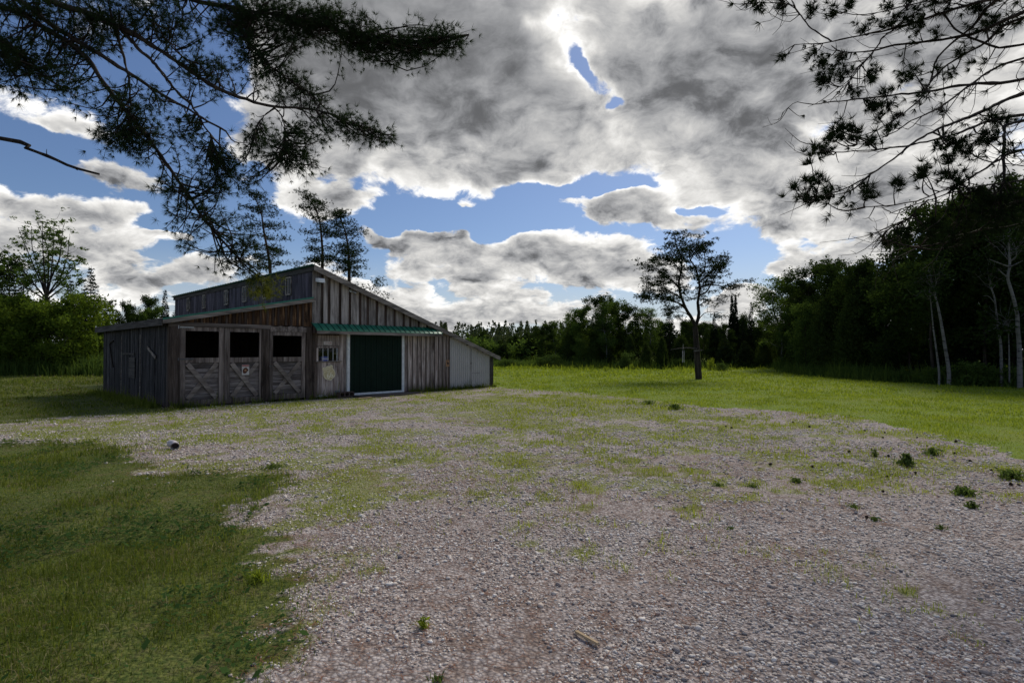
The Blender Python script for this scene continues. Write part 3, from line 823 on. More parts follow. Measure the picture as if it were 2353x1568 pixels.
def rock(sx, sy, sz, seed, sub=3):
    import bmesh
    bm = bmesh.new(); bmesh.ops.create_icosphere(bm, subdivisions=sub, radius=1.0)
    V = np.array([v.co[:] for v in bm.verts]); Fc = np.array([[v.index for v in f.verts] for f in bm.faces]); bm.free()
    r_ = 1 + 0.25 * (fbm(V[:, 0] * 1.3 + V[:, 2] + 9, V[:, 1] * 1.3 - V[:, 2] + 7, 1.1, 3, seed) - 0.5) * 2
    V = V * r_[:, None] * np.array([sx, sy, sz])
    return MB().add(V, Fc, True)
g = at_ground(767, 908)
on_ground('boulder', rock(0.26, 0.22, 0.23, 3), M['stone'], (767, 911), 'rounded dark grey boulder against the boards below shield sign', 'boulder', 0.4, 0.14)
on_ground('flat_stone', rock(0.24, 0.13, 0.06, 8), M['pale_stone'], (736, 914), 'pale flat stone lying left of the grey boulder', 'stone', 0.7, 0.05)
# hollow block with three holes
hb = MB(); L, Wd, Hh = 0.62, 0.18, 0.17
hb.box(-L/2, L/2, -Wd/2, Wd/2, 0, 0.03); hb.box(-L/2, L/2, -Wd/2, Wd/2, Hh - .03, Hh)
for k in range(4):
    x = -L/2 + .02 + k * (L - .04) / 3; hb.box(x - .02, x + .02, -Wd/2, Wd/2, 0.031, Hh - .031)
hbo = hb.build('hollow_block', M['concrete']); tag(hbo, 'dark brown hollow block with three holes beside the door frame', 'block')
hbo.location = world_of(5.22, -0.30, 0.02); hbo.rotation_euler = (0, 0, BANG + R(10))
# white pipe elbow on the lawn edge
pe = MB(); pa = smooth_path([(-0.10, 0, 0.075), (-0.02, 0, 0.08), (0.05, -0.02, 0.065), (0.10, -0.05, 0.055)], 8)
pe.tube(pa, [0.058, 0.06, 0.058, 0.056, 0.054, 0.054, 0.062, 0.062], 16, cap=False)
pe.tube(pa[2:], 0.048, 16, cap=False)
pe_in = MB(); pe_in.tube(pa[5:7], 0.047, 16)
po = on_ground('pipe_elbow', pe, M['pvc'], (400, 1030), 'white plastic pipe elbow lying on the patchy left grass', 'pipe', R(-25), 0.0)
pe_in.build('dark_bore', M['sign_black'], po)
wc = MB(); wc.hexa([(-0.08, -.013, 0), (0.09, -.008, 0), (0.09, .010, 0), (-0.08, .010, 0), (-0.08, -.01, .012), (0.085, -.006, .012), (0.085, .008, .012), (-0.075, .008, .012)])
on_ground('wood_chip', wc, M['raw_wood'], (1347, 1471), 'pale splinter of wood lying on the near gravel', 'wood chip', R(-52), 0.015)

# ================================================================== GROUND
nr = np.random.default_rng(11)
def gpoly(pts): return np.array([at_ground(x, y)[:2] for x, y in pts])
def poly_sd(x, y, P):
    """signed distance, positive inside"""
    d = np.full(x.shape, 1e9); ins = np.zeros(x.shape, bool); n = len(P)
    for i in range(n):
        ax, ay = P[i]; bx, by = P[(i + 1) % n]
        ex, ey = bx - ax, by - ay
        t = np.clip(((x - ax) * ex + (y - ay) * ey) / (ex * ex + ey * ey + 1e-12), 0, 1)
        d = np.minimum(d, np.hypot(x - ax - t * ex, y - ay - t * ey))
        c = ((ay > y) != (by > y)) & (x < (bx - ax) * (y - ay) / ((by - ay) + 1e-12) + ax)
        ins ^= c
    return np.where(ins, d, -d)
LAWN_NEAR = np.vstack([gpoly([(545, 1568), (585, 1520), (620, 1440), (612, 1390), (595, 1330), (630, 1250), (610, 1170), (665, 1125), (640, 1085), (570, 1075), (470, 1085), (400, 1080), (330, 1045), (230, 1016), (120, 1012), (0, 1014)]),
                       np.array([[-16, 10.2], [-16, -3], [-1.0, -3]])])
LAWN_FAR = np.vstack([gpoly([(0, 972), (120, 962), (250, 955), (330, 950), (385, 944), (400, 936)]), np.array([[-9.4, 15.2], [-15.5, 21.0], [-21, 30], [-30, 80], [-90, 80], [-90, 11.5]])])
FIELD = np.vstack([gpoly([(2352, 1052), (2270, 1030), (2150, 1000), (2010, 966), (1900, 950), (1800, 945), (1700, 938), (1600, 930), (1500, 918), (1400, 908), (1300, 899), (1200, 893), (1131, 888)]),
                   np.array([[-1.0, 26], [-14, 40], [-40, 80], [-40, 400], [300, 400], [300, 6], [9.5, 5.5]])])
PATCH = [ (600, 934, 230, 6, .9), (1000, 895, 90, 6, .8), (330, 945, 100, 10, .9), (1250, 950, 420, 40, .7), (600, 960, 260, 25, .6), (880, 960, 200, 22, .35), (1050, 1130, 230, 60, .42), (1700, 1000, 200, 30, .42), (230, 1000, 260, 16, .6), (1950, 960, 150, 14, .55), (2150, 1000, 130, 16, .6), (1400, 1250, 260, 80, .24), (800, 1320, 90, 90, .35),  # patchy growth on the gravel: centre, half size (frame units on the ground), strength
 (1300, 925, 330, 22, .85), (1480, 950, 170, 25, .8), (1250, 985, 220, 30, .6), (1480, 1000, 170, 30, .45), (1120, 900, 140, 8, .5), (700, 925, 220, 8, .75), (560, 935, 200, 9, .6),
 (1060, 905, 90, 9, .5), (820, 1060, 200, 60, .62), (760, 1150, 190, 80, .70), (950, 1000, 130, 35, .5), (680, 1010, 110, 35, .5), (1180, 1060, 200, 55, .55),
 (1700, 985, 160, 22, .35), (620, 1080, 110, 40, .6), (480, 1010, 200, 25, .5), (330, 985, 160, 14, .65), (150, 985, 180, 12, .5), (60, 985, 200, 10, .45), (500, 975, 150, 14, .4), (1330, 1110, 170, 45, .45), (900, 1130, 140, 60, .55),
 (690, 1250, 70, 60, .4), (720, 1400, 60, 50, .3), (1850, 1300, 190, 70, .30), (2100, 1400, 220, 90, .22), (2280, 1450, 130, 110, .34), (1600, 1150, 160, 45, .34), (1650, 1040, 120, 30, .2),
 (2200, 1040, 170, 22, .5), (2330, 1080, 80, 30, .5), (1960, 985, 120, 14, .3), (640, 1500, 60, 60, .4)]
PW = []
for cx_, cy_, rx_, ry_, a_ in PATCH:
    c0 = at_ground(cx_, cy_); l0 = at_ground(cx_ + rx_, cy_); t0 = at_ground(cx_, cy_ - ry_); b0 = at_ground(cx_, cy_ + ry_)
    PW.append((c0[0], (t0[1] + b0[1]) / 2, abs(l0[0] - c0[0]), abs(t0[1] - b0[1]) / 2, a_))
def sst(v, a, b):
    t = np.clip((v - a) / (b - a), 0, 1); return t * t * (3 - 2 * t)
def wobble(x, y): return (fbm(x, y, 0.9, 4, 3) - 0.5) * 1.5 + (fbm(x, y, 3.5, 4, 9) - 0.5) * 2.2 + (fbm(x, y, 14.0, 3, 13) - 0.5) * 1.6
def lawn_m(x, y):
    wb = wobble(x, y)
    a = sst(poly_sd(x, y, LAWN_NEAR) + .14 - 0.34 * sst(y, 3.0, 6.0) + wb * (0.30 + 0.25 * sst(y, 3, 6)), -0.30, 0.40)
    b = sst(poly_sd(x, y, LAWN_FAR) + wb * 0.9, -0.5, 0.4)
    return np.maximum(a, b)
def field_m(x, y): return sst(poly_sd(x, y, FIELD) + wobble(x, y) * 0.5, -0.35, 0.25)
def patch_m(x, y):
    s = np.zeros(x.shape)
    for cx_, cy_, rx_, ry_, a_ in PW:
        s = np.maximum(s, a_ * np.exp(-(((x - cx_) / rx_) ** 2 + ((y - cy_) / ry_) ** 2)))
    n_ = fbm(x, y, 1.7, 5, 21) * .40 + fbm(x, y, 6.0, 3, 27) * .28 + fbm(x, y, 17.0, 3, 29) * .32
    s = np.maximum(s, .36 * sst(y, 4.5, 7) * sst(30 - y, 0, 8) * (1 - sst(x, 5, 9)))
    s = np.minimum(1.0, s * 1.25)
    return np.clip(sst(s * 1.45 + (n_ - 0.5) * 4.2, 0.25, 1.15), 0, 1) * sst(s, 0.05, 0.2)
def height(x, y):
    h = (fbm(x, y, 0.12, 3, 40) - 0.5) * 0.10 * sst(np.hypot(x, y), 14, 30)
    h = h + 0.28 * np.exp(-(((x - 22) / 4.5) ** 2 + ((y - 41.5) / 2.2) ** 2))
    h = h + 0.25 * sst(y, 40, 52) * (fbm(x, y, 0.3, 2, 41) - 0.2)
    h = h + sst(y, 60, 170) * 2.0 * sst(60 - x, 0, 60)
    return h
def axis_pts(lo, hi, flo, fhi, step, grow=1.12):
    a = list(np.arange(flo, fhi + 1e-6, step)); s = step
    while a[-1] < hi: s *= grow; a.append(a[-1] + s)
    s = step; b = []
    c = flo
    while c > lo: s *= grow; c -= s; b.append(c)
    return np.array(b[::-1] + a)
gx_ = axis_pts(-900, 900, -15, 15, 0.125); gy_ = axis_pts(-400, 1200, 1.0, 26, 0.125)
GX, GY = np.meshgrid(gx_, gy_)
GZ = height(GX, GY)
fm = field_m(GX, GY); lm = lawn_m(GX, GY); pm = patch_m(GX, GY)
fm = np.where((GY > 120) | (np.abs(GX) > 90), 1.0, fm)
idx = np.arange(GX.size).reshape(GX.shape)
gb_ = MB().add(np.stack([GX, GY, GZ], -1).reshape(-1, 3), np.stack([idx[:-1, :-1], idx[:-1, 1:], idx[1:, 1:], idx[1:, :-1]], -1).reshape(-1, 4), True)
gm, t, o = new_mat('ground')
c = t.node('ShaderNodeTexCoord'); OC = c.outputs['Object']
def attr(n): a_ = t.node('ShaderNodeAttribute', attribute_name=n); return a_.outputs['Fac']
nb = t.noise(OC, 0.55, 5, 0.6); nf = t.noise(OC, 22.0, 4, 0.7); nm = t.noise(OC, 4.5, 5, 0.65)
vo = t.node('ShaderNodeTexVoronoi'); t.put(vo.inputs['Vector'], OC); vo.inputs['Scale'].default_value = 46.0
vo2 = t.node('ShaderNodeTexVoronoi'); t.put(vo2.inputs['Vector'], OC); vo2.inputs['Scale'].default_value = 17.0
sv = t.node('ShaderNodeSeparateColor'); t.put(sv.inputs[0], vo.outputs['Color'])
sv2 = t.node('ShaderNodeSeparateColor'); t.put(sv2.inputs[0], vo2.outputs['Color'])
stone = t.ramp(sv.outputs[0], [(0.0, (0.18, 0.165, 0.16)), (0.25, (0.36, 0.31, 0.295)), (0.6, (0.56, 0.50, 0.475)), (1.0, (0.75, 0.70, 0.68))])
stone2 = t.ramp(sv2.outputs[1], [(0.0, (0.12, 0.11, 0.115)), (0.5, (0.31, 0.27, 0.26)), (1.0, (0.52, 0.48, 0.47))])
stone = t.mix(0.35, stone, stone2)
soil = t.mix(t.sstep(nf, 0.35, 0.65), (0.13, 0.078, 0.055), (0.31, 0.23, 0.185))
gravel = t.mix(t.sstep(t.math('ADD', t.math('MULTIPLY', nm, 0.6), t.math('MULTIPLY', nb, 0.4)), 0.47, 0.62, 0.18, 0.80), stone, soil)
gravel = t.mix(t.sstep(vo.outputs['Distance'], 0.35, 0.75, 0.0, 0.6), gravel, (0.10, 0.07, 0.06))
gcol = t.mix(t.sstep(nf, 0.35, 0.68), (0.045, 0.070, 0.014), (0.14, 0.155, 0.038))
gcol = t.mix(t.sstep(nm, 0.47, 0.70, 0, 0.6), gcol, (0.15, 0.115, 0.06))
fcol = t.mix(t.sstep(nf, 0.3, 0.7), (0.10, 0.155, 0.022), (0.20, 0.26, 0.036))
fcol = t.mix(t.sstep(nb, 0.42, 0.66, 0, 0.55), fcol, (0.20, 0.21, 0.035))
pcol = t.mix(t.sstep(nf, 0.3, 0.7), (0.09, 0.115, 0.018), (0.25, 0.28, 0.050))
edge = t.math('MULTIPLY', t.math('SUBTRACT', nm, 0.5), 0.9)
col = t.mix(t.sstep(t.math('ADD', attr('patch'), edge), 0.30, 0.80, 0.0, 0.62), gravel, pcol)
col = t.mix(t.sstep(t.math('ADD', attr('lawn'), edge), 0.35, 0.65), col, gcol)
col = t.mix(t.sstep(t.math('ADD', attr('field'), edge), 0.35, 0.65), col, fcol)
p = t.node('ShaderNodeBsdfPrincipled'); t.put(p.inputs['Base Color'], col); p.inputs['Roughness'].default_value = 0.95
p.inputs['Specular IOR Level'].default_value = 0.15
b1 = t.node('ShaderNodeBump'); b1.inputs['Strength'].default_value = 0.9; b1.inputs['Distance'].default_value = 0.012
t.put(b1.inputs['Height'], t.math('SUBTRACT', nf, vo.outputs['Distance'])); t.l.new(b1.outputs[0], p.inputs['Normal'])
t.l.new(p.outputs[0], o.inputs[0])
ground = kind(gb_.build('ground', gm), 'structure')
for nme, arr in (('field', fm), ('lawn', lm), ('patch', pm)):
    a_ = ground.data.attributes.new(nme, 'FLOAT', 'POINT'); a_.data.foreach_set('value', arr.ravel().astype(np.float32))

# ------------------------------------------------------------------ stones
import bmesh
def stone_mat():
    m, t, o = new_mat('pebble')
    g = t.node('ShaderNodeNewGeometry'); c = t.node('ShaderNodeTexCoord')
    col = t.ramp(g.outputs['Random Per Island'], [(0.0, (0.12, 0.12, 0.135)), (0.07, (0.24, 0.23, 0.235)), (0.22, (0.42, 0.34, 0.29)), (0.45, (0.59, 0.515, 0.45)), (0.8, (0.75, 0.68, 0.61)), (1.0, (0.85, 0.80, 0.74))])
    n = t.noise(c.outputs['Object'], 60.0, 3, 0.6)
    col = t.mix(t.sstep(n, 0.45, 0.7, 0, 0.35), col, (0.16, 0.12, 0.10))
    p = t.node('ShaderNodeBsdfPrincipled'); t.put(p.inputs['Base Color'], col); p.inputs['Roughness'].default_value = 0.8
    p.inputs['Specular IOR Level'].default_value = 0.25
    t.l.new(p.outputs[0], o.inputs[0]); return m
bm = bmesh.new(); bmesh.ops.create_icosphere(bm, subdivisions=1, radius=1.0)
IV = np.array([v.co[:] for v in bm.verts]); IF = np.array([[v.index for v in f.verts] for f in bm.faces]); bm.free()
def band(y0, y1, dens, side=1.6, slope=1.0):
    n = int(dens * (y1 - y0) * 2 * (slope * (y0 + y1) / 2 + side))
    u = nr.random(n)                      # depth, weighted by the width of the strip
    w0, w1 = slope * y0 + side, slope * y1 + side
    y = (np.sqrt(u * (w1 ** 2 - w0 ** 2) + w0 ** 2) - side) / slope
    return (nr.random(n) * 2 - 1) * (slope * y + side), y
sx, sy, ss = [], [], []
for y0, y1, dn, r0 in ((1.8, 3.6, 2900, .0064), (3.6, 5.2, 2100, .0072), (5.2, 7.5, 1000, .0088), (7.5, 11.0, 420, .0115), (11.0, 17.0, 110, .015)):
    x, y = band(y0, y1, dn)
    cover_ = np.maximum(lawn_m(x, y), field_m(x, y)); pa_ = patch_m(x, y)
    cl = fbm(x, y, 1.1, 3, 60)
    keep = nr.random(len(x)) < (1 - sst(cover_, 0.1, 0.75)) * (1 - 0.55 * pa_) * sst(cl, 0.22, 0.55) * 1.0
    lx = (x - BO[0]) * math.cos(BANG) + (y - BO[1]) * math.sin(BANG); ly = -(x - BO[0]) * math.sin(BANG) + (y - BO[1]) * math.cos(BANG)
    keep &= ~((ly > -0.05) & (lx > -0.2)) & ~((ly > -0.95) & (lx > 5.4) & (lx < 8.4))
    sx.append(x[keep]); sy.append(y[keep]); ss.append(r0 * np.exp(nr.normal(0, 0.38, keep.sum())))
sx = np.concatenate(sx); sy = np.concatenate(sy); ss = np.clip(np.concatenate(ss), 0.004, 0.022); n = len(sx)
a = nr.random(n) * 2 * math.pi
sc3 = np.stack([ss * nr.uniform(0.9, 1.5, n), ss * nr.uniform(0.7, 1.1, n), ss * nr.uniform(0.45, 0.8, n)], -1)
V = IV[None] * (1 + nr.normal(0, 0.10, (n, 12, 1))) * sc3[:, None, :]
ca, sa_ = np.cos(a)[:, None], np.sin(a)[:, None]
V = np.stack([V[..., 0] * ca - V[..., 1] * sa_ + sx[:, None], V[..., 0] * sa_ + V[..., 1] * ca + sy[:, None], V[..., 2] + (height(sx, sy) + ss * 0.28)[:, None]], -1)
kind(MB().add(V.reshape(-1, 3), (IF[None] + (np.arange(n) * 12)[:, None, None]).reshape(-1, 3), True).build('gravel', stone_mat()), 'stuff')

# ------------------------------------------------------------------ grass
def blades(x, y, z, h, wd, lean=0.5):
    n = len(x); a = nr.random(n) * 2 * math.pi; dx, dy = np.cos(a), np.sin(a)
    fa = a + nr.uniform(0.6, 2.4, n); wx, wy = np.cos(fa) * wd / 2, np.sin(fa) * wd / 2
    l = np.abs(nr.normal(0, lean, n)) * h
    b = np.stack([x, y, z], -1); wv_ = np.stack([wx, wy, np.zeros(n)], -1)
    mid = b + np.stack([dx * l * .35, dy * l * .35, h * .62], -1)
    tip = b + np.stack([dx * l, dy * l, h * (1 - 0.25 * np.minimum(l / h, 1.6))], -1)
    V = np.stack([b - wv_, b + wv_, mid + wv_ * .8, mid - wv_ * .8, tip], 1).reshape(-1, 3)
    i = np.arange(n) * 5
    return V, np.stack([i, i + 1, i + 2, i + 3], -1), np.stack([i + 3, i + 2, i + 4], -1)
def grass_obj(name, mat, sets, lean=0.5):
    mb = MB()
    for x, y, h, wd in sets:
        if len(x) == 0: continue
        V, q, tr = blades(x, y, height(x, y), h, wd, lean)
        base = mb.nv; mb.v.append(V); mb.nv += len(V)
        mb.f.append(q + base); mb.sm.append(False); mb.f.append(tr + base); mb.sm.append(False)
    return kind(mb.build(name, mat), 'stuff')
lawn_sets, field_sets, patch_sets, leaf_sets = [], [], [], []
def clear_of_barn(x, y):
    lx = (x - BO[0]) * math.cos(BANG) + (y - BO[1]) * math.sin(BANG); ly = -(x - BO[0]) * math.sin(BANG) + (y - BO[1]) * math.cos(BANG)
    return ~((ly > -0.04) & (lx > -0.04) & (lx < 12.9) & (ly < 15.3)) & ~((ly > -0.9) & (lx > 5.45) & (lx < 8.2) & (ly < 0))
for y0, y1, dn, h, wd in ((1.6, 4.5, 4200, .050, .0042), (4.5, 8, 1800, .055, .0062), (8, 13, 800, .06, .010), (13, 20, 330, .07, .017), (20, 32, 110, .09, .030), (32, 50, 40, .14, .055)):
    x, y = band(y0, y1, dn); m_ = lawn_m(x, y); f_ = field_m(x, y); p_ = patch_m(x, y) * (1 - m_) * (1 - f_)
    cb = clear_of_barn(x, y); r_ = nr.random(len(x)); hh = h * np.exp(nr.normal(0, 0.35, len(x))) * (0.35 + 1.3 * sst(fbm(x, y, 1.4, 4, 70), .3, .7))
    hh = hh * np.where(x < 0, .72, 1.0); k = cb & (r_ < m_ * (0.45 + 0.5 * sst(fbm(x, y, 2.2, 4, 77), .38, .55))) & (x < 0) ; lawn_sets.append((x[k], y[k], hh[k], wd * nr.uniform(.6, 1.3, k.sum())))
    k = cb & (r_ < f_ * 0.95) & ~k; rough = .55 + 1.0 * sst(y[k], 40, 47)
    field_sets.append((x[k], y[k], hh[k] * rough, wd * nr.uniform(.6, 1.3, k.sum())))
    k = cb & (r_ < p_ * 0.95); patch_sets.append((x[k], y[k], hh[k] * 0.55, wd * nr.uniform(.6, 1.2, k.sum())))
M['grass_lawn'] = leafy('grass_lawn', (0.028, 0.058, 0.010), (0.20, 0.235, 0.050), 0.40, 1.6)
M['grass_field'] = leafy('grass_field', (0.11, 0.165, 0.022), (0.27, 0.32, 0.046), 0.45, 1.7)
M['grass_patch'] = leafy('grass_patch', (0.12, 0.165, 0.020), (0.36, 0.41, 0.06), 0.40, 1.6)
dry = []
for i_, (x, y, hh, wd) in enumerate(lawn_sets):
    m_ = nr.random(len(x)) < 0.05 + 0.30 * sst(fbm(x, y, 1.2, 4, 95), .48, .72)
    dry.append((x[m_], y[m_], hh[m_] * 0.85, wd[m_])); lawn_sets[i_] = (x[~m_], y[~m_], hh[~m_], wd[~m_])
M['grass_dry'] = leafy('grass_dry', (0.16, 0.13, 0.07), (0.36, 0.33, 0.17), 0.3, 1.2)
grass_obj('dry_grass', M['grass_dry'], dry, 1.3)
grass_obj('lawn_grass', M['grass_lawn'], lawn_sets, 0.9)
grass_obj('field_grass', M['grass_field'], field_sets, 0.7)
grass_obj('gravel_grass', M['grass_patch'], patch_sets, 0.9)

def quads(c, ax, ay):
    """leaf shaped quads: centres, half long axis, half short axis"""
    V = np.stack([c - ax, c + ay - ax * .1, c + ax, c - ay - ax * .1], 1).reshape(-1, 3)
    i = np.arange(len(c)) * 4
    return V, np.stack([i, i + 1, i + 2, i + 3], -1)
def rand_unit(n):
    v = nr.normal(size=(n, 3)); return v / (np.linalg.norm(v, axis=1)[:, None] + 1e-9)
# clover and plantain leaves low in the near lawn
x, y = band(1.6, 10, 1500); k = (lawn_m(x, y) > 0.5) & (nr.random(len(x)) < .05 + sst(fbm(x, y, 1.0, 4, 80), .50, .60)) & (x < 0); x, y = x[k], y[k]; n = len(x)
a = nr.random(n) * 6.283; s_ = np.exp(nr.normal(0, .4, n)) * 0.012
ax = np.stack([np.cos(a), np.sin(a), nr.normal(0, .3, n)], -1) * s_[:, None]; ay = np.stack([-np.sin(a), np.cos(a), nr.normal(0, .3, n)], -1) * s_[:, None] * .6
V, q = quads(np.stack([x, y, nr.uniform(.025, .065, n)], -1), ax, ay)
kind(MB().add(V, q).build('clover_leaves', M['clover']), 'stuff')
# fallen brown needles over the gravel
x, y = band(1.8, 9, 620); n = len(x); k = (lawn_m(x, y) < .8) & (fbm(x, y, 1.4, 4, 90) > 0.46); x, y = x[k], y[k]; n = len(x)
a = nr.random(n) * 6.283; L = nr.uniform(.02, .05, n)
dx = np.stack([np.cos(a), np.sin(a), np.zeros(n)], -1); px_ = np.stack([-np.sin(a), np.cos(a), np.zeros(n)], -1)
b = np.stack([x, y, nr.uniform(.006, .014, n)], -1)
V = np.stack([b - dx * L[:, None], b + px_ * .0016, b + dx * L[:, None], b - px_ * .0016], 1).reshape(-1, 3)
i = np.arange(n) * 4
M['litter'] = simple('litter', (0.20, 0.085, 0.045), 0.9, 0, 0.5, 9.0)
kind(MB().add(V, np.stack([i, i + 1, i + 2, i + 3], -1)).build('needle_litter', M['litter']), 'stuff')

# ================================================================== PLANTS ONE CAN COUNT
def plant_mb(n, h, spread, wd, seed, leaves=0):
    global nr
    keep = nr; nr = np.random.default_rng(seed)
    r_ = np.abs(nr.normal(0, spread * .45, n)); a = nr.random(n) * 6.283
    V, q, tr = blades(r_ * np.cos(a), r_ * np.sin(a), np.zeros(n), h * .8 * nr.uniform(.25, 1.1, n), np.full(n, wd), 1.0)
    mb = MB(); mb.v.append(V); mb.nv = len(V); mb.f += [q, tr]; mb.sm += [False, False]
    if leaves:
        r_ = np.abs(nr.normal(0, spread * .5, leaves)); a = nr.random(leaves) * 6.283
        c_ = np.stack([r_ * np.cos(a), r_ * np.sin(a), nr.random(leaves) * h * .75], -1)
        u = rand_unit(leaves); v_ = np.cross(u, rand_unit(leaves)); s_ = min(.045, h * .22)
        V, q = quads(c_, u * s_, v_ * s_ * .5); mb.add(V, q)
    nr = keep; return mb
WEEDS = [  # frame point of the base, height, spread, blade width, blades, leaves, label
 (1830, 1107, .11, .13, .006, 160, 60, 'round blue-green weed tuft alone on the right gravel', 'M'),
 (2083, 1070, .34, .16, .010, 60, 50, 'tall seeding weed with upright stalks on the right gravel', 'M'),
 (2215, 1136, .17, .22, .014, 80, 90, 'broad-leaved weed clump, upper of the two at right gravel', 'M'),
 (2232, 1166, .15, .13, .010, 90, 20, 'spiky grass clump just below the broad-leaved weed', 'M'),
 (2325, 1100, .22, .26, .014, 120, 90, 'large dark weed clump near the lawn edge at far right', 'M'),
 (2010, 1048, .22, .10, .008, 50, 10, 'thin pale grass tuft left of the tall seeding weed', 'M'),
 (2140, 1045, .22, .22, .010, 90, 40, 'spreading low weed behind the tall seeding weed', 'M'),
 (1650, 1115, .07, .16, .010, 60, 50, 'flat weed mat on gravel left of the round tuft', 'M'),
 (1730, 1118, .07, .14, .010, 60, 40, 'small flat weed mat beside the round blue-green tuft', 'M'),
 (972, 1442, .10, .035, .007, 18, 14, 'bright green single sprout in the near gravel', 'L'),
 (712, 908, .32, .18, .012, 90, 70, 'leafy weed at the foot of the corner post beside the stalls', 'M'),
 (935, 893, .55, .16, .012, 60, 120, 'dry leafy weed against boards right of the green door', 'M'),
 (985, 890, .38, .22, .035, 26, 10, 'broad-bladed dock plant against the lower boards', 'M'),
 (1002, 889, .42, .14, .03, 20, 10, 'narrow dock plant nearest the grey metal bay', 'M'),
 (1550, 940, .30, .30, .010, 120, 80, 'feathery green weed at the field edge right of centre', 'M'),
 (1490, 928, .24, .26, .010, 100, 60, 'low feathery weed at field edge left of the taller one', 'M'),
 (590, 1335, .14, .10, .010, 70, 0, 'yellow-green grass clump at the lawn edge, lower left', 'L'),
 (625, 1075, .12, .22, .008, 120, 90, 'leafy green clump where left lawn meets the gravel', 'M'),
 (1005, 1561, .07, .06, .007, 50, 0, 'dark grass tuft at the bottom edge of the gravel', 'M'),
 (1960, 1165, .07, .14, .010, 40, 40, 'small ragged weed on gravel right of centre', 'M'),
 (2010, 1195, .07, .10, .009, 40, 40, 'ragged weed just below and right of another on gravel', 'M'),
 (1680, 1215, .05, .12, .009, 40, 30, 'sparse green weed in the middle of the gravel', 'M'),
 (2160, 1215, .08, .10, .008, 30, 40, 'grey-green weed on gravel below the two weed clumps', 'M'),
]
for k, (px, py, h, sp, wd, nbl, nlv, lab, mm_) in enumerate(WEEDS):
    o = plant_mb(nbl, h * (.62 if mm_ == 'M' else .9), sp * (.62 if px > 1600 else .9), wd, 300 + k, int(nlv * 2.5)).build('weed_plant', M['weed'] if mm_ == 'M' else M['grass_field'])
    g = at_ground(px, py); o.location = (g[0], g[1], float(height(g[0], g[1])))
    tag(o, lab, 'weed', 'weeds growing out of the gravel')
# pine cones
cm = MB()
for k in range(9):
    z = 0.004 + k * 0.006; r_ = 0.021 * math.sin(math.pi * (k + 1.6) / 11)
    for j in range(8):
        a = j * .785 + k * .5
        cm.add([(r_ * .3 * math.cos(a - .6), r_ * .3 * math.sin(a - .6), z), (r_ * .3 * math.cos(a + .6), r_ * .3 * math.sin(a + .6), z), (r_ * 1.25 * math.cos(a + .2), r_ * 1.25 * math.sin(a + .2), z + .007), (r_ * 1.25 * math.cos(a - .2), r_ * 1.25 * math.sin(a - .2), z + .007)], [(0, 1, 2, 3)])
cm.lathe([(0.002, 0), (0.014, .01), (0.016, .03), (0.008, .052), (0.001, .058)], 8)
cone0 = cm.build('pine_cone', M['cone']); cone_used = False
for (qx, qy) in ((325,240),(355,246),(680,218),(765,242),(970,243),(925,268),(1150,272),(970,377),(1170,395),(572,440),(768,453),(1180,508),(1310,484),(1058,720),(1805,540),(1840,545),(1530,322),(1318,300),(1508,378),(1140,582),(1145,300),(1050,262),(1370,345),(1600,420),(1700,470),(1280,455)):
    X, Y = (2000 + .581 * qx) / 1.3146, (1150 + .581 * qy) / 1.3146
    o = cone0 if not cone_used else cone0.copy()
    if cone_used: COL.objects.link(o)
    cone_used = True; g = at_ground(X, Y)
    o.location = (g[0], g[1], 0.022); o.rotation_euler = (R(80), rng.uniform(0, 6), rng.uniform(0, 6)); o.scale = (rng.uniform(.6, .95),) * 3
    tag(o, 'dark open pine cone lying on the right-hand gravel', 'pine cone', 'pine cones scattered on the gravel')

# ================================================================== TREES
class Tree:
    def __init__(s): s.t = MB(); s.c = MB()
    def leaves(s, centers, n_each, rad, size, flat=1.0, aspect=0.55, droop=0.0):
        C_ = np.repeat(np.asarray(centers), n_each, 0); n = len(C_)
        off = nr.normal(size=(n, 3)) * rad * np.array([1, 1, flat]) * 0.6
        u = rand_unit(n); u[:, 2] = u[:, 2] * .6 - droop; u /= np.linalg.norm(u, axis=1)[:, None]
        v_ = np.cross(u, rand_unit(n)); v_ /= np.linalg.norm(v_, axis=1)[:, None] + 1e-9
        sz = size * np.exp(nr.normal(0, .25, n))[:, None]
        V, q = quads(C_ + off, u * sz * .5, v_ * sz * .5 * aspect); s.c.add(V, q)
    def limb(s, a, b, r0, r1, bend=0.12, n=7, sides=5, up=0.0):
        a = np.array(a, float); b = np.array(b, float); L = np.linalg.norm(b - a)
        m1 = a * .66 + b * .34 + nr.normal(size=3) * L * bend * .6 + np.array([0, 0, -up * L * .5])
        m2 = a * .33 + b * .67 + nr.normal(size=3) * L * bend * .6 + np.array([0, 0, -up * L * .5])
        p = smooth_path([a, m1, m2, b], n); s.t.tube(p, np.linspace(r0, r1, n), sides); return p
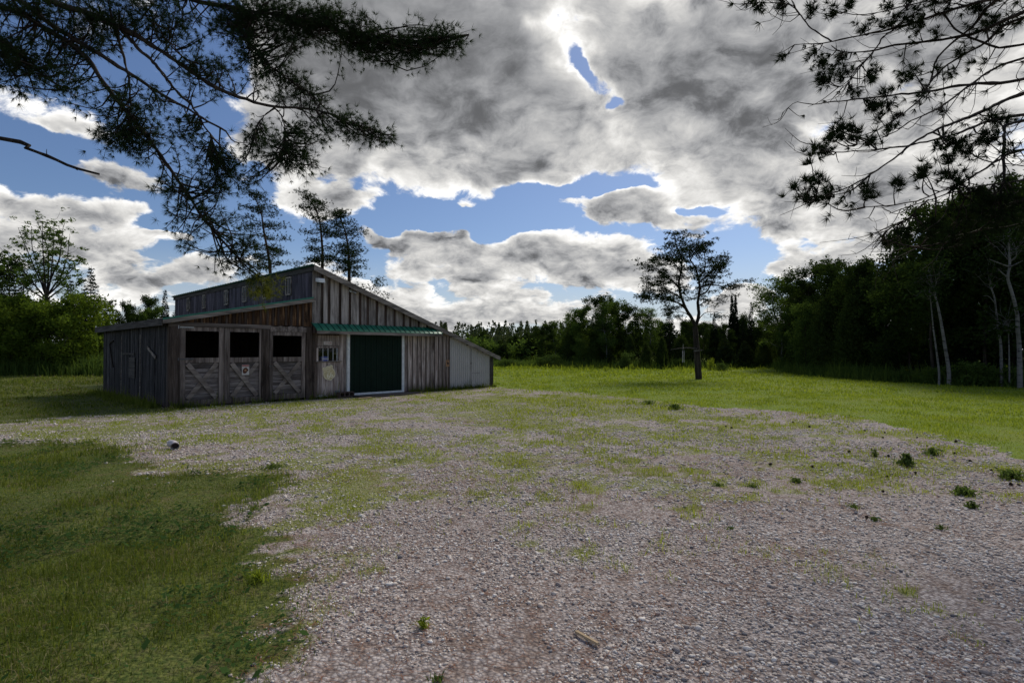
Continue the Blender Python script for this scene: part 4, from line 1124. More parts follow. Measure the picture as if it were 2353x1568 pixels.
def decid(seed, H, Rr, base=0.18, nl=26, size=0.18, n_each=46, dens=1.0, clr=0.42, trunk_r=0.11, tops=1):
    global nr; nr = np.random.default_rng(seed)
    T = Tree()
    tr = smooth_path([(0, 0, -.1), (nr.normal() * .15, nr.normal() * .15, H * .35), (nr.normal() * .3, nr.normal() * .3, H * .7), (nr.normal() * .3, nr.normal() * .3, H * .97)], 14)
    T.t.tube(tr, np.linspace(trunk_r, 0.015, 14), 7)
    cs = []
    for k in range(int(nl * dens)):
        u = base + (0.97 - base) * (k + nr.random()) / (nl * dens)
        a = k * 2.4 + nr.normal() * .4
        p0 = tr[int(u * 13)]
        prof = math.sin(math.pi * min(1, max(0.06, (u - base * .5) / (1.04 - base * .5)) ** 0.85)) ** 0.65
        L = Rr * prof * nr.uniform(.7, 1.15)
        end = p0 + np.array([math.cos(a) * L, math.sin(a) * L, L * nr.uniform(.15, .75)])
        end[2] = min(end[2], H * 1.02)
        lp_ = T.limb(p0, end, max(.012, trunk_r * .35 * (1 - u * .6)), .008, .10)
        for j in range(5):
            q = lp_[min(6, 2 + j)]; b_ = q + nr.normal(size=3) * np.array([.42, .42, .3]) * L * .4
            T.limb(q, b_, .010, .004, .1, 4, 3); cs += [b_, (q + b_) / 2]
        cs.append(end)
    cs.append(tr[-1]); cs.append(tr[-2])
    cs = np.array(cs); cs += nr.normal(size=cs.shape) * .12
    T.leaves(cs, n_each, clr, size, .75)
    return T
def spruce(seed, H, Rr, size=0.13, base=0.05, whorls=30, droop=.25, n_l=9):
    global nr; nr = np.random.default_rng(seed)
    T = Tree(); T.t.tube([(0, 0, -.1), (0, 0, H * .5), (0, 0, H)], [H * .013, H * .008, .008], 6)
    for k in range(whorls):
        u = base + (1 - base) * k / whorls; L0 = Rr * (1 - u) ** .85 + .05
        for j in range(n_l if u < .7 else max(5, n_l - 3)):
            a = j * 6.283 / n_l + k * .7 + nr.normal() * .15; L = L0 * nr.uniform(.7, 1.12)
            n = max(6, int(L * 44)); tt = np.sqrt(nr.random(n)) * L
            d = np.array([math.cos(a), math.sin(a)]); lat = nr.normal(size=n) * (.05 + .18 * (L - tt) + .03)
            z = u * H - droop * tt + .28 * tt ** 2 / (L + .1) * .6 + nr.normal(size=n) * .05
            c_ = np.stack([d[0] * tt - d[1] * lat, d[1] * tt + d[0] * lat, z], -1)
            dd = np.stack([np.full(n, d[0]), np.full(n, d[1]), np.full(n, -.35)], -1) + nr.normal(size=(n, 3)) * .35
            dd /= np.linalg.norm(dd, axis=1)[:, None]; sz = size * np.exp(nr.normal(0, .2, n))[:, None]
            v_ = np.cross(dd, rand_unit(n)); V, q = quads(c_, dd * sz * .7, v_ * sz * .28); T.c.add(V, q)
    return T
def cedar(seed, H, Rr, size=0.13, n=15000, base=0.02, power=.6):
    global nr; nr = np.random.default_rng(seed)
    T = Tree(); T.t.tube([(0, 0, -.1), (0, 0, H * .95)], [H * .012, .01], 6)
    m = 260
    u = nr.random(m) ** 1.15 * (1 - base) + base; a = nr.random(m) * 6.283
    rr = Rr * np.sin(math.pi * (0.12 + .88 * u)) ** power * (1 - u * .35) * nr.uniform(.55, 1.1, m)
    cs = np.stack([np.cos(a) * rr, np.sin(a) * rr, u * H], -1)
    T.leaves(cs, n // m, Rr * .26, size, 1.6, .5, -.5)
    return T
def clump_bush(seed, H, Rr, size=.09, n=2600):
    global nr; nr = np.random.default_rng(seed)
    T = Tree(); m = 46
    a = nr.random(m) * 6.283; v_ = nr.random(m) ** .6; el_ = nr.random(m) * 1.5
    cs = np.stack([np.cos(a) * np.cos(el_) * Rr * v_, np.sin(a) * np.cos(el_) * Rr * v_, .08 + np.sin(el_) * H * .92 * v_], -1)
    for c_ in cs[::4]: T.limb((0, 0, 0), c_, .015, .005, .1, 5, 4)
    T.leaves(cs, n // m, Rr * .24, size, .9)
    return T
PROTO = {}
def proto(key, T, tm, cmat):
    PROTO[key] = (T.t.mesh('trunk'), T.c.mesh('crown'))
    PROTO[key][0].materials.append(M[tm]); PROTO[key][1].materials.append(M[cmat])
proto('maple_a', decid(1, 9, 2.6), 'bark', 'leaf_dark')
proto('maple_b', decid(2, 9, 2.3, nl=28), 'bark', 'leaf_mid')
proto('maple_c', decid(3, 9, 2.9, base=.1), 'bark', 'leaf_dark')
proto('tall_crown', decid(17, 9, 2.6, base=.42, nl=26, clr=.46), 'bark', 'leaf_dark')
proto('poplar', decid(4, 9, 1.5, base=.28, nl=30, size=.13, n_each=30, clr=.36, trunk_r=.09), 'birch', 'leaf_mid')
proto('spruce_a', spruce(5, 8, 1.7), 'bark', 'leaf_spruce')
proto('spruce_b', spruce(6, 8, 1.15, whorls=36), 'bark', 'leaf_spruce')
proto('spire', spruce(7, 8, .75, whorls=64, droop=.5, size=.15), 'bark', 'leaf_spruce')
proto('cedar_a', cedar(8, 5, 1.25), 'bark', 'leaf_cedar')
proto('cedar_b', cedar(9, 5, 1.0), 'bark', 'leaf_cedar')
proto('young_pine', spruce(10, 4, 1.25, size=.15, whorls=14, droop=-.35, n_l=8), 'bark', 'leaf_pine')
proto('bush', clump_bush(12, 1.2, .9), 'bark', 'shrub')
proto('bush_dark', clump_bush(13, 1.2, 1.0, .10), 'bark', 'leaf_mid')
proto('yellow_maple', decid(14, 5, 2.9, base=.02, nl=34, size=.17, n_each=44, clr=.40), 'bark', 'leaf_yellow')
proto('sapling', clump_bush(15, 1.0, .5, .07, 900), 'bark', 'grass_field')
KIND_NAME = {'tall_crown': ('broadleaf_tree', 'tree'), 'maple_a': ('broadleaf_tree', 'tree'), 'maple_b': ('broadleaf_tree', 'tree'), 'maple_c': ('broadleaf_tree', 'tree'), 'poplar': ('poplar_tree', 'tree'),
 'spruce_a': ('spruce_tree', 'tree'), 'spruce_b': ('spruce_tree', 'tree'), 'spire': ('spruce_tree', 'tree'), 'cedar_a': ('cedar_tree', 'tree'), 'cedar_b': ('cedar_tree', 'tree'),
 'young_pine': ('pine_tree', 'tree'), 'bush': ('bush', 'bush'), 'bush_dark': ('bush', 'bush'), 'yellow_maple': ('maple_tree', 'tree'), 'sapling': ('sapling', 'sapling')}
PH = {'tall_crown': 9, 'maple_a': 9, 'maple_b': 9, 'maple_c': 9, 'poplar': 9, 'spruce_a': 8, 'spruce_b': 8, 'spire': 8, 'cedar_a': 5, 'cedar_b': 5, 'young_pine': 4, 'bush': 1.2, 'bush_dark': 1.2, 'yellow_maple': 5, 'sapling': 1.0}
def plant(key, x, y, h, wide, label, group, crown_mat=None, rz=None):
    nm, cat = KIND_NAME[key]; s = h / PH[key]
    o = empty(nm, (x, y, float(height(np.float64(x), np.float64(y)))), label, cat, group, rng.uniform(0, 6.28) if rz is None else rz)
    o.scale = (s * wide, s * wide, s)
    for part, me in zip(('trunk', 'crown'), PROTO[key]):
        c_ = bpy.data.objects.new(part, me); COL.objects.link(c_); c_.parent = o
    return o
def plant_px(key, px, top, depth, wide, label, group):
    g = at(px, 805, depth); h = at(px, top, depth)[2] - float(height(g[0], g[1]))
    return plant(key, g[0], depth, h, wide, label, group)
GC, GR, GL = 'trees along the far side of the field', 'trees of the dark wood on the right', 'trees beyond the lawn on the left'
FRONT = [
 ('poplar', 1275, 733, 56, 1.0, 'thin poplar, left one of the airy pair by the far wood', GC),
 ('poplar', 1304, 726, 57, 1.0, 'thin poplar, right one of the airy pair by the far wood', GC),
 ('maple_b', 1342, 700, 53, .95, 'broadleaf tree at the left end of the tall central clump', GC),
 ('maple_c', 1382, 678, 52, .80, 'tallest broadleaf tree left of centre in the central clump', GC),
 ('poplar', 1392, 690, 50, 1.0, 'slender pale-trunked tree in front of the tall central clump', GC),
 ('maple_b', 1408, 680, 53, .75, 'broadleaf tree right of the tallest in the central clump', GC),
 ('maple_a', 1440, 697, 52, .85, 'broadleaf tree on the right slope of the central clump', GC),
 ('poplar', 1475, 704, 53, 1.1, 'airy tree between central clump and the lone pine', GC),
 ('poplar', 1494, 706, 52, 1.1, 'airy tree just left of the lone pine crown', GC),
 ('spruce_a', 1538, 708, 50, 1.1, 'dark conifer directly behind the lone pine', GC),
 ('maple_a', 1580, 735, 51, .9, 'dark round tree behind the lone pine trunk', GC),
 ('maple_c', 1618, 742, 50, .85, 'dark broad tree right behind the lone pine trunk', GC),
 ('spruce_b', 1641, 716, 50, 1.0, 'pointed conifer just right of the lone pine crown', GC),
 ('spire', 1682, 678, 52, .9, 'left spire of the twin narrow spruces', GC),
 ('spire', 1690, 676, 53, .85, 'right spire of the twin narrow spruces', GC),
 ('spruce_b', 1726, 692, 50, .85, 'single pointed spruce right of the twin spires', GC),
 ('spruce_a', 1706, 735, 50, 1.0, 'low dark spruce between twin spires and single spruce', GC),
 ('maple_a', 1665, 752, 50, .9, 'low dark tree in front of the twin spires', GC),
 ('maple_a', 1745, 745, 49, .9, 'low dark tree right of the single pointed spruce', GC),
 ('cedar_a', 1484, 790, 47.5, 1.0, 'bushy cedar left of three in front of the central wood', GC),
 ('cedar_b', 1520, 779, 47, 1.0, 'pointed cedar right of the bushy one before the wood', GC),
 ('cedar_b', 1447, 775, 49, 1.0, 'cedar behind the round bush at the field edge', GC),
 ('young_pine', 1400, 800, 48, 1.2, 'young pine at foot of the central clump', GC),
 ('cedar_a', 1362, 792, 49, 1.1, 'leafy cedar at the left foot of the central clump', GC),
 ('maple_b', 1330, 775, 50, .9, 'low leafy tree at left end of the central wood', GC),
 ('spruce_a', 1235, 786, 62, 1.0, 'small dark spruce in the gap left of the poplars', GC),
 ('spruce_b', 1205, 794, 64, 1.1, 'small dark spruce nearer the barn than the poplars', GC),
 ('young_pine', 1172, 800, 62, 1.1, 'small pine just right of the barn end', GC),
 ('young_pine', 1262, 812, 50, 1.2, 'squat pine at the field edge below the poplars', GC),
 ('young_pine', 1236, 820, 51, 1.0, 'squat pine left of another below the poplars', GC),
 ('young_pine', 1303, 808, 51, 1.0, 'young pine under the right-hand poplar', GC),
 ('young_pine', 1600, 790, 48, 1.3, 'brown-green pine behind the lone pine trunk base', GC),
 ('cedar_a', 1565, 776, 48.5, 1.3, 'cedar just left of the lone pine trunk', GC),
 ('young_pine', 1665, 776, 47, 1.5, 'spreading young pine right of the lone pine trunk', GC),
 ('young_pine', 1712, 780, 46, 1.4, 'spreading young pine below the single pointed spruce', GC),
 ('cedar_a', 1755, 785, 45, 1.3, 'dark cedar where central wood meets the right wood', GC),
 # right-hand wood, its front row from far to near
 ('poplar', 1793, 630, 44, 1.35, 'tall airy poplar at the far corner of the right wood', GR),
 ('maple_b', 1822, 700, 42, .75, 'light green tree beside the airy corner poplar', GR),
 ('maple_a', 1868, 600, 40, .80, 'tall round-topped tree second from the corner poplar', GR),
 ('maple_b', 1850, 690, 37, .75, 'mid-green tree with low branches over the mound', GR),
 ('maple_c', 1922, 596, 37, .75, 'tall tree third from the corner poplar, flat-topped', GR),
 ('cedar_a', 1905, 690, 35, 1.0, 'dark cedar below the flat-topped tall tree', GR),
 ('maple_a', 1992, 594, 34, .78, 'round-topped tree, fourth from the corner poplar', GR),
 ('cedar_b', 1965, 680, 32.5, 1.1, 'dark cedar below the fourth tall tree of the wood', GR),
 ('maple_c', 2040, 600, 31, .70, 'low-crowned tree beside the tall near trees', GR),
 ('maple_a', 2092, 518, 29, .80, 'tall leafy tree rising left of the leaning birches', GR),
 ('maple_c', 2165, 472, 28, .85, 'big dark tree above the leaning birches', GR),
 ('maple_a', 2245, 438, 27, .85, 'big dark tree right of the leaning birches', GR),
 ('maple_c', 2325, 410, 25.5, .85, 'nearest big dark tree at right edge of the wood', GR),
 ('maple_a', 2400, 430, 25, .9, 'dark tree standing just past the right frame edge', GR),
 ('tall_crown', 2145, 505, 26.6, .8, 'high-crowned tree whose leaves hide the top of the leaning birches', GR),
 ('tall_crown', 2262, 440, 25.4, .8, 'high-crowned dark tree over the crooked birch', GR),
 ('tall_crown', 2350, 425, 24.8, .8, 'high-crowned dark tree over the tallest birch', GR),
 ('maple_c', 1975, 598, 33.3, .6, 'slim leafy tree between fourth and fifth tall trees of right wood', GR),
 # left of the barn
 ('spruce_a', 207, 610, 38, .95, 'pointed conifer between the airy ash and the barn', GL),
 ('young_pine', 258, 684, 44, .9, 'round-topped pine first left of the barn eave', GL),
 ('maple_a', 290, 690, 46, .55, 'round dark tree behind the barn eave', GL),
 ('maple_c', 338, 680, 44, .6, 'dark tree with a bushy top above the barn eave', GL),
 ('spruce_b', 378, 664, 46, .9, 'slim conifer touching the clerestory corner', GL),
 ('maple_b', 352, 700, 41, .7, 'small leafy tree just left of the clerestory', GL),
 ('spruce_a', 20, 600, 41, 1.0, 'dark conifer at far left behind the yellow maples', GL),
 ('spruce_b', 52, 625, 40, 1.2, 'dark conifer left of the airy ash', GL),
 ('spruce_a', 160, 640, 42, 1.0, 'dark conifer behind right side of the airy ash', GL),
 ('maple_a', -40, 560, 40, .8, 'tall tree cut by the left edge of the picture', GL),
 ('yellow_maple', 20, 692, 36, .95, 'yellow-green bushy maple at the far left edge', GL),
 ('yellow_maple', 92, 700, 36.5, .9, 'yellow-green bushy maple in front of the airy ash', GL),
 ('yellow_maple', 150, 686, 35.5, .85, 'brightest yellow-green maple, nearest the barn', GL),
 ('yellow_maple', 215, 762, 37, .7, 'low yellow-green thicket beside the barn wall', GL),
]
for key, px, top, dp, wd, lab, gr in FRONT: plant_px(key, px, top, dp, wd, lab, gr)
# deeper rows
def row(keys, pts, n, h0, h1, lab, grp, wide=1.0, jit=1.2):
    P_ = smooth_path(pts, n)
    for k in range(n):
        key = keys[rng.randrange(len(keys))]; x = P_[k][0] + rng.uniform(-jit, jit); y = P_[k][1] + rng.uniform(-jit, jit)
        plant(key, x, y, rng.uniform(h0, h1), wide * rng.uniform(.85, 1.15), lab, grp)
row(['maple_a', 'spruce_a', 'maple_c', 'cedar_a'], [(4, 56, 0), (18, 55, 0), (26, 52, 0)], 16, 3.6, 4.9, 'dark tree in the second row behind the central field edge', GC + ', second row', 1.0)
row(['spruce_a', 'spruce_b', 'maple_a'], [(6, 61, 0), (30, 58, 0)], 14, 4.2, 5.3, 'dark tree deep in the wood behind the central field edge', GC + ', deep row', 1.0)
row(['maple_a', 'spruce_a', 'maple_c'], [(24.5, 48, 0), (23.5, 40, 0), (23.3, 33, 0), (24.5, 28, 0), (27.5, 23, 0)], 16, 6.0, 7.6, 'dark tree in the second row inside the right wood', GR + ', second row', .9)
row(['spruce_a', 'maple_a', 'maple_c'], [(28, 50, 0), (27.5, 40, 0), (28, 32, 0), (32, 26, 0)], 14, 6.6, 8.2, 'dark tree deep inside the right wood', GR + ', deep row', 1.0)
row(['cedar_a', 'cedar_b', 'spruce_a'], [(22.5, 44, 0), (20.7, 36, 0), (20.9, 30.5, 0), (22.6, 26.8, 0), (26.5, 22.5, 0)], 17, 2.2, 3.6, 'low dark cedar filling the front edge of the right wood', GR + ', low cedars', 1.25, .5)
row(['spruce_a', 'maple_a', 'spruce_b'], [(-48, 46, 0), (-36, 47, 0), (-22, 52, 0)], 16, 4.8, 6.6, 'dark tree in the back row beyond the left lawn', GL + ', back row', 1.1)
row(['young_pine', 'cedar_b', 'spruce_a', 'bush_dark'], [(-4, 62, 0), (2, 60, 0), (9, 58, 0)], 18, 2.2, 3.4, 'small dark evergreen in the gap between barn and poplars', GC + ', gap row', 1.3)
row(['young_pine', 'cedar_b', 'cedar_a'], [(-5, 82, 0), (4, 80, 0), (14, 78, 0)], 22, 2.8, 4.2, 'small evergreen far beyond the gap right of the barn', GC + ', far gap row', 1.3)
# bushes at the field edge
for px, base, dp, h, wd, key, lab in (
 (1441, 846, 46.5, 1.3, 1.05, 'bush', 'round grey-green bush at the field edge before the cedars'),
 (1269, 848, 48, 1.15, 1.6, 'bush', 'low rounded bush below the squat pines'),
 (1243, 848, 48, .9, 1.3, 'bush', 'small bush left of the low rounded bush'),
 (1170, 845, 50, .8, 2.4, 'bush', 'long low bush just right of the barn end'),
 (1632, 852, 43, 1.0, .8, 'sapling', 'bright yellow-green sapling right of the lone pine'),
 (1655, 852, 42, .55, 1.8, 'bush', 'low pale mound of weeds right of the bright sapling'),
 (1452, 850, 44, .6, .7, 'sapling', 'small shoot in front of the round grey-green bush'),
 (1390, 852, 42, .45, .8, 'sapling', 'small bushy sprout in the middle of the field'),
 (1868, 858, 38.5, 1.0, 1.1, 'bush_dark', 'dark bush at the mound end of the right wood'),
 (1845, 835, 40, 2.0, 1.0, 'bush_dark', 'light-tipped low bush hanging over the mound'),
 (2230, 880, 24.5, 1.1, 1.2, 'bush_dark', 'leafy bush at the foot of the birches'),
 (2300, 880, 24, .9, 1.4, 'bush_dark', 'low leafy bush right of the birches'),
 (2150, 875, 26, .8, 1.5, 'bush_dark', 'low bush left of the leaning birches'),
 (1560, 846, 47, .9, 1.3, 'bush_dark', 'dark bush left of the lone pine base'),
 (226, 855, 35, 1.1, 1.2, 'bush_dark', 'small dark bush against the barn side of the left thicket')):
    g = at(px, 805, dp); plant(key, g[0], dp, h, wd, lab, 'bushes at the edge of the grass')
# far wooded rise: one mass of small spires
nr = np.random.default_rng(77)
fw = MB()
for k in range(900):
    y = nr.uniform(95, 175); x = nr.uniform(-70, 70) * (y / 110); h = nr.uniform(3.4, 6.4) * (1 + (y - 95) / 240); r_ = nr.uniform(.9, 1.7)
    z0 = float(height(np.float64(x), np.float64(y)))
    n = 110; u = nr.random(n) ** 1.1; a = nr.random(n) * 6.283; rr = r_ * (1 - u) ** .8 * nr.uniform(.5, 1.1, n) + .05
    c_ = np.stack([x + np.cos(a) * rr, y + np.sin(a) * rr, z0 + u * h], -1)
    U = rand_unit(n); Vv = np.cross(U, rand_unit(n)); V, q = quads(c_, U * .32, Vv * .2); fw.add(V, q)
kind(fw.build('far_wood', M['far_wood']), 'stuff')
# long grass and brambles along the foot of the woods
sets = []
for pts, wdt, hh_, n in (([(-3, 52, 0), (8, 48.5, 0), (18, 47.5, 0), (22.5, 46.5, 0)], 1.8, .45, 16000), ([(22.3, 45, 0), (20.0, 36, 0), (19.6, 30, 0), (21.2, 25.6, 0), (25, 20.8, 0), (28, 18, 0)], 1.0, .45, 22000),
                       ([(-44, 35.5, 0), (-30, 35.5, 0), (-22, 35, 0), (-15.5, 37, 0)], 1.6, .75, 16000)):
    P_ = smooth_path(pts, 200); i = nr.integers(0, 200, n)
    x = P_[i, 0] + nr.normal(size=n) * wdt * .5; y = P_[i, 1] + nr.normal(size=n) * wdt * .5
    sets.append((x, y, hh_ * np.exp(nr.normal(0, .4, n)), np.full(n, .04)))
grass_obj('undergrowth', M['leaf_mid'], sets, 0.5)
wx_, wy_ = [], []
for (xa, ya, xb, yb, n) in ((-.12, .1, -.12, 8.4, 2600), (.0, -.12, .5, -.14, 260), (4.0, -.14, 5.3, -.16, 300), (7.9, -.12, 12.3, -.12, 1300), (.4, -.16, 3.9, -.16, 260), (12.7, 0, 12.75, 3, 500)):
    t_ = nr.random(n) ; t_ = t_ + .08 * np.sin(t_ * 40); lx = xa + (xb - xa) * t_ + nr.normal(size=n) * .03 + (-np.abs(nr.normal(size=n)) * .18 if xb == xa and xa < 0 else 0); ly = ya + (yb - ya) * t_ + (-np.abs(nr.normal(size=n)) * .07 if ya < 0 else 0)
    wx_.append(BO[0] + math.cos(BANG) * lx - math.sin(BANG) * ly); wy_.append(BO[1] + math.sin(BANG) * lx + math.cos(BANG) * ly)
wx_ = np.concatenate(wx_); wy_ = np.concatenate(wy_)
grass_obj('wall_grass', M['grass_lawn'], [(wx_, wy_, .13 * np.exp(nr.normal(0, .5, len(wx_))), np.full(len(wx_), .014))], 0.6)

# ------------------------------------------------------------------ traced trees: limbs follow the photograph's tree, in depth too
def pine_puffs(T, tips, n_tuft, rad, nlen, flat=.5, per=10, wd=.016):
    C_ = np.repeat(np.asarray(tips), n_tuft, 0); C_ = C_ + nr.normal(size=C_.shape) * rad * np.array([1, 1, flat])
    tufts(T.c, C_, rand_unit(len(C_)) * .4 + np.array([0, 0, .5]), per, nlen, wd)
def tufts(mb, C_, dirs, per, nlen, wd, spread=1.0):
    n = len(C_); B = np.repeat(C_, per, 0); D_ = np.repeat(dirs, per, 0)
    v = rand_unit(n * per) * spread + D_; v /= np.linalg.norm(v, axis=1)[:, None] + 1e-9
    L = nlen * nr.uniform(.65, 1.1, n * per)[:, None]
    s_ = np.cross(v, rand_unit(n * per)); s_ /= np.linalg.norm(s_, axis=1)[:, None] + 1e-9
    V = np.stack([B - s_ * wd * .5 + v * L * .06, B + s_ * wd * .5 + v * L * .06, B + v * L], 1).reshape(-1, 3)
    i = np.arange(n * per) * 3
    mb.add(V, np.stack([i, i + 1, i + 2], -1))
def traced(name, base_px, depth, limbs, label, cat='tree', group=None, mat='bark', scale=1.0, z0=(0, 0, 1)):
    """limbs: (frame points, r0, r1, sub-branches, depth drift)"""
    X0, Y0, S0 = z0
    base = at(base_px[0], base_px[1], depth)
    T = Tree(); ends = []
    for pts, r0, r1, nsub, drift in limbs:
        P3 = []
        for i, (x, y) in enumerate(pts):
            dd = depth + drift * i / max(1, len(pts) - 1)
            P3.append(at(X0 + S0 * x, Y0 + S0 * y, dd))
        n = 6 * len(pts); p = smooth_path(P3, n) - np.array([base[0], base[1], 0])
        p += np.cumsum(nr.normal(size=p.shape) * .012, 0) * .5
        T.t.tube(p, np.linspace(r0, r1, n), 7)
        ends.append((p, r1, nsub))
    return T, base, ends
# the lone pine in the field
nr = np.random.default_rng(31)
zs = (1103.0, 517.3, .291)
LP = [([(1727, 1222), (1722, 1100), (1714, 960), (1706, 860), (1700, 800)], .19, .14, 0, 0),
 ([(1700, 800), (1670, 730), (1625, 650), (1592, 560), (1570, 470), (1590, 380), (1600, 300), (1585, 220), (1550, 150), (1545, 110)], .10, .02, 16, -.6),
 ([(1702, 790), (1722, 700), (1716, 600), (1728, 500), (1718, 420), (1690, 340), (1650, 280), (1640, 220), (1660, 170)], .10, .02, 13, .7),
 ([(1718, 420), (1760, 360), (1770, 280), (1760, 210), (1740, 170)], .05, .015, 8, 1.0),
 ([(1728, 500), (1780, 470), (1850, 470), (1920, 480), (1975, 460), (2010, 445)], .05, .012, 7, .8),
 ([(1722, 560), (1790, 520), (1850, 420), (1890, 360), (1930, 320)], .05, .012, 9, -.8),
 ([(1718, 460), (1790, 400), (1860, 340), (1900, 290), (1930, 310)], .045, .012, 8, 1.5),
 ([(1575, 500), (1520, 440), (1450, 400), (1400, 350), (1340, 330)], .05, .012, 11, -1.2),
 ([(1600, 590), (1540, 540), (1470, 500), (1400, 470), (1340, 480), (1300, 475)], .05, .012, 8, 1.0),
 ([(1640, 680), (1570, 620), (1480, 590), (1400, 580), (1330, 600), (1275, 600)], .05, .012, 9, -1.0),
 ([(1620, 640), (1540, 600), (1450, 560), (1370, 540), (1300, 525)], .04, .012, 7, 1.4),
 ([(1590, 380), (1530, 300), (1450, 260), (1400, 270)], .04, .012, 8, .9),
 ([(1595, 330), (1540, 240), (1500, 190), (1490, 170)], .04, .012, 7, -.8),
 ([(1650, 290), (1700, 200), (1730, 160)], .035, .012, 7, .6),
 ([(1720, 640), (1780, 600), (1850, 600), (1900, 590)], .035, .008, 3, .9),
 ([(1705, 780), (1760, 700), (1830, 680), (1900, 690), (1930, 720)], .03, .006, 2, -.6),
 ([(1680, 740), (1600, 690), (1520, 690), (1470, 720)], .03, .006, 4, .7)]
T, base, ends = traced('pine_tree', (1605, 871), 30.24, LP, '', z0=zs)
tips = []
for p, r1, nsub in ends:
    for k in range(nsub):
        i = int(len(p) * (.32 + .68 * (k + .5) / nsub)); i = min(i, len(p) - 1)
        e_ = p[i] + nr.normal(size=3) * np.array([.24, .40, .22]) + np.array([0, 0, .12])
        T.limb(p[i], e_, .014, .005, .18, 6, 4); tips.append(e_)
        for j in range(3):
            e2 = e_ + nr.normal(size=3) * np.array([.25, .26, .17]); T.limb(e_, e2, .006, .003, .1, 4, 3); tips.append(e2)
    if nsub: tips.append(p[-1]); 
pine_puffs(T, tips, 15, .14, .11, .36, 9, .022)
# bare twigs low in the crown
for k in range(70):
    p, r1, nsub = ends[nr.integers(1, len(ends))]; i = nr.integers(len(p) // 4, len(p)); e_ = p[i] + nr.normal(size=3) * .35
    T.limb(p[i], e_, .008, .002, .25, 5, 3)
stub = np.array([at(zs[0] + zs[2] * x, zs[1] + zs[2] * y, 30.1) for x, y in ((1712, 975), (1640, 968), (1570, 972), (1500, 982))]) - np.array([base[0], base[1], 0])
lone = empty('pine_tree', (base[0], base[1], 0), 'lone tall pine with forked trunk and open crown in the field', 'tree')
T.t.build('trunk', M['bark'], lone); T.c.build('crown', M['leaf_pine'], lone)
sb_ = MB(); sb_.tube(smooth_path(stub, 10), np.linspace(.05, .012, 10), 6); sb_.bar(stub[0] + np.array([-.25, -.18, -.12]), stub[0] + np.array([.2, -.18, -.06]), .09, .03); sb_.build('dead_branch', M['fascia_y'], lone)
hx = at(1571, 780, 29.9)
wcM = MB()
for dx in (-.035, .045):
    wcM.tube([(dx, 0, -.34), (dx, 0, -.98)], .015, 8)
    wcM.tube([(dx, 0, -.34), (dx * .2, 0, .02)], .004, 4)
wch = wcM.build('hanging_chime', M['pvc']); wch.location = (hx[0], 30.05, at(1571, 806, 30.05)[2] + .35)
tag(wch, 'pale pair of thin tubes hanging from dead branch of the lone pine', 'wind chime')
# generic forest pine with a traced stem
def stem_pine(pts, depth, left, right, label, seed, mat='bark_red', zscale=1.0, crown_from=.3, n=30, foot=0.0):
    """pts: frame points of the stem, bottom to top; left/right: crown half widths in metres by height"""
    global nr; nr = np.random.default_rng(seed)
    b = at(pts[0][0], pts[0][1], depth); P3 = [np.array([b[0], depth, foot])] + [at(x, y, depth + nr.normal() * .2) for x, y in pts]
    p = smooth_path(P3, 40) - np.array([b[0], depth, 0]); T = Tree()
    T.t.tube(p, np.linspace(.20, .02, 40), 7); tips = []
    for k in range(n):
        u = crown_from + (1 - crown_from) * (k + nr.random() * .6) / n; i = min(39, int(u * 39)); a = k * 2.4 + nr.normal() * .3
        uu = (u - crown_from) / (1 - crown_from)
        sd = right if math.cos(a) > 0 else left
        L = np.interp(uu, *sd) * nr.uniform(.4, 1.2)
        e_ = p[i] + np.array([math.cos(a) * L, math.sin(a) * L * .9, L * nr.uniform(-.2, .5)])
        q = T.limb(p[i], e_, .035 * (1 - uu * .5), .008, .10, 8, 5, .10)
        for j in range(6):
            m_ = q[min(7, 3 + j % 5)]; e2 = m_ + nr.normal(size=3) * np.array([.30, .30, .10]) * (L * .35 + .2) + np.array([0, 0, .08])
            T.limb(m_, e2, .007, .003, .1, 4, 3); tips.append(e2)
        tips.append(e_)
    pine_puffs(T, tips, 12, .24, .14, .35, 8, .026)
    o = empty('pine_tree', (b[0], depth, 0), label, 'tree', 'three tall pines behind the barn')
    T.t.build('trunk', M[mat], o); T.c.build('crown', M['leaf_pine'], o)
    return o
stem_pine([(621, 640), (617, 590), (606, 530), (600, 490), (585, 455), (570, 438)], 36, ([0, .3, .7, 1], [1.2, 1.7, 1.5, .5]), ([0, .3, .7, 1], [1.6, 1.8, 1.2, .5]), 'left one of three tall pines behind the barn, leaning left', 51, crown_from=.52)
stem_pine([(740, 640), (741, 590), (738, 540), (732, 500), (715, 465), (695, 452)], 34, ([0, .3, .7, 1], [1.5, 1.6, .9, .7]), ([0, .3, .7, 1], [1.1, 1.3, 1.0, .5]), 'middle one of three tall pines behind the barn', 52, crown_from=.48)
stem_pine([(802, 650), (801, 600), (797, 550), (786, 510), (775, 482)], 33, ([0, .3, .7, 1], [1.3, 1.0, .9, .4]), ([0, .3, .7, 1], [1.9, 1.5, 1.0, .4]), 'right one of three tall pines behind the barn, the bushiest', 53, crown_from=.40, n=36)

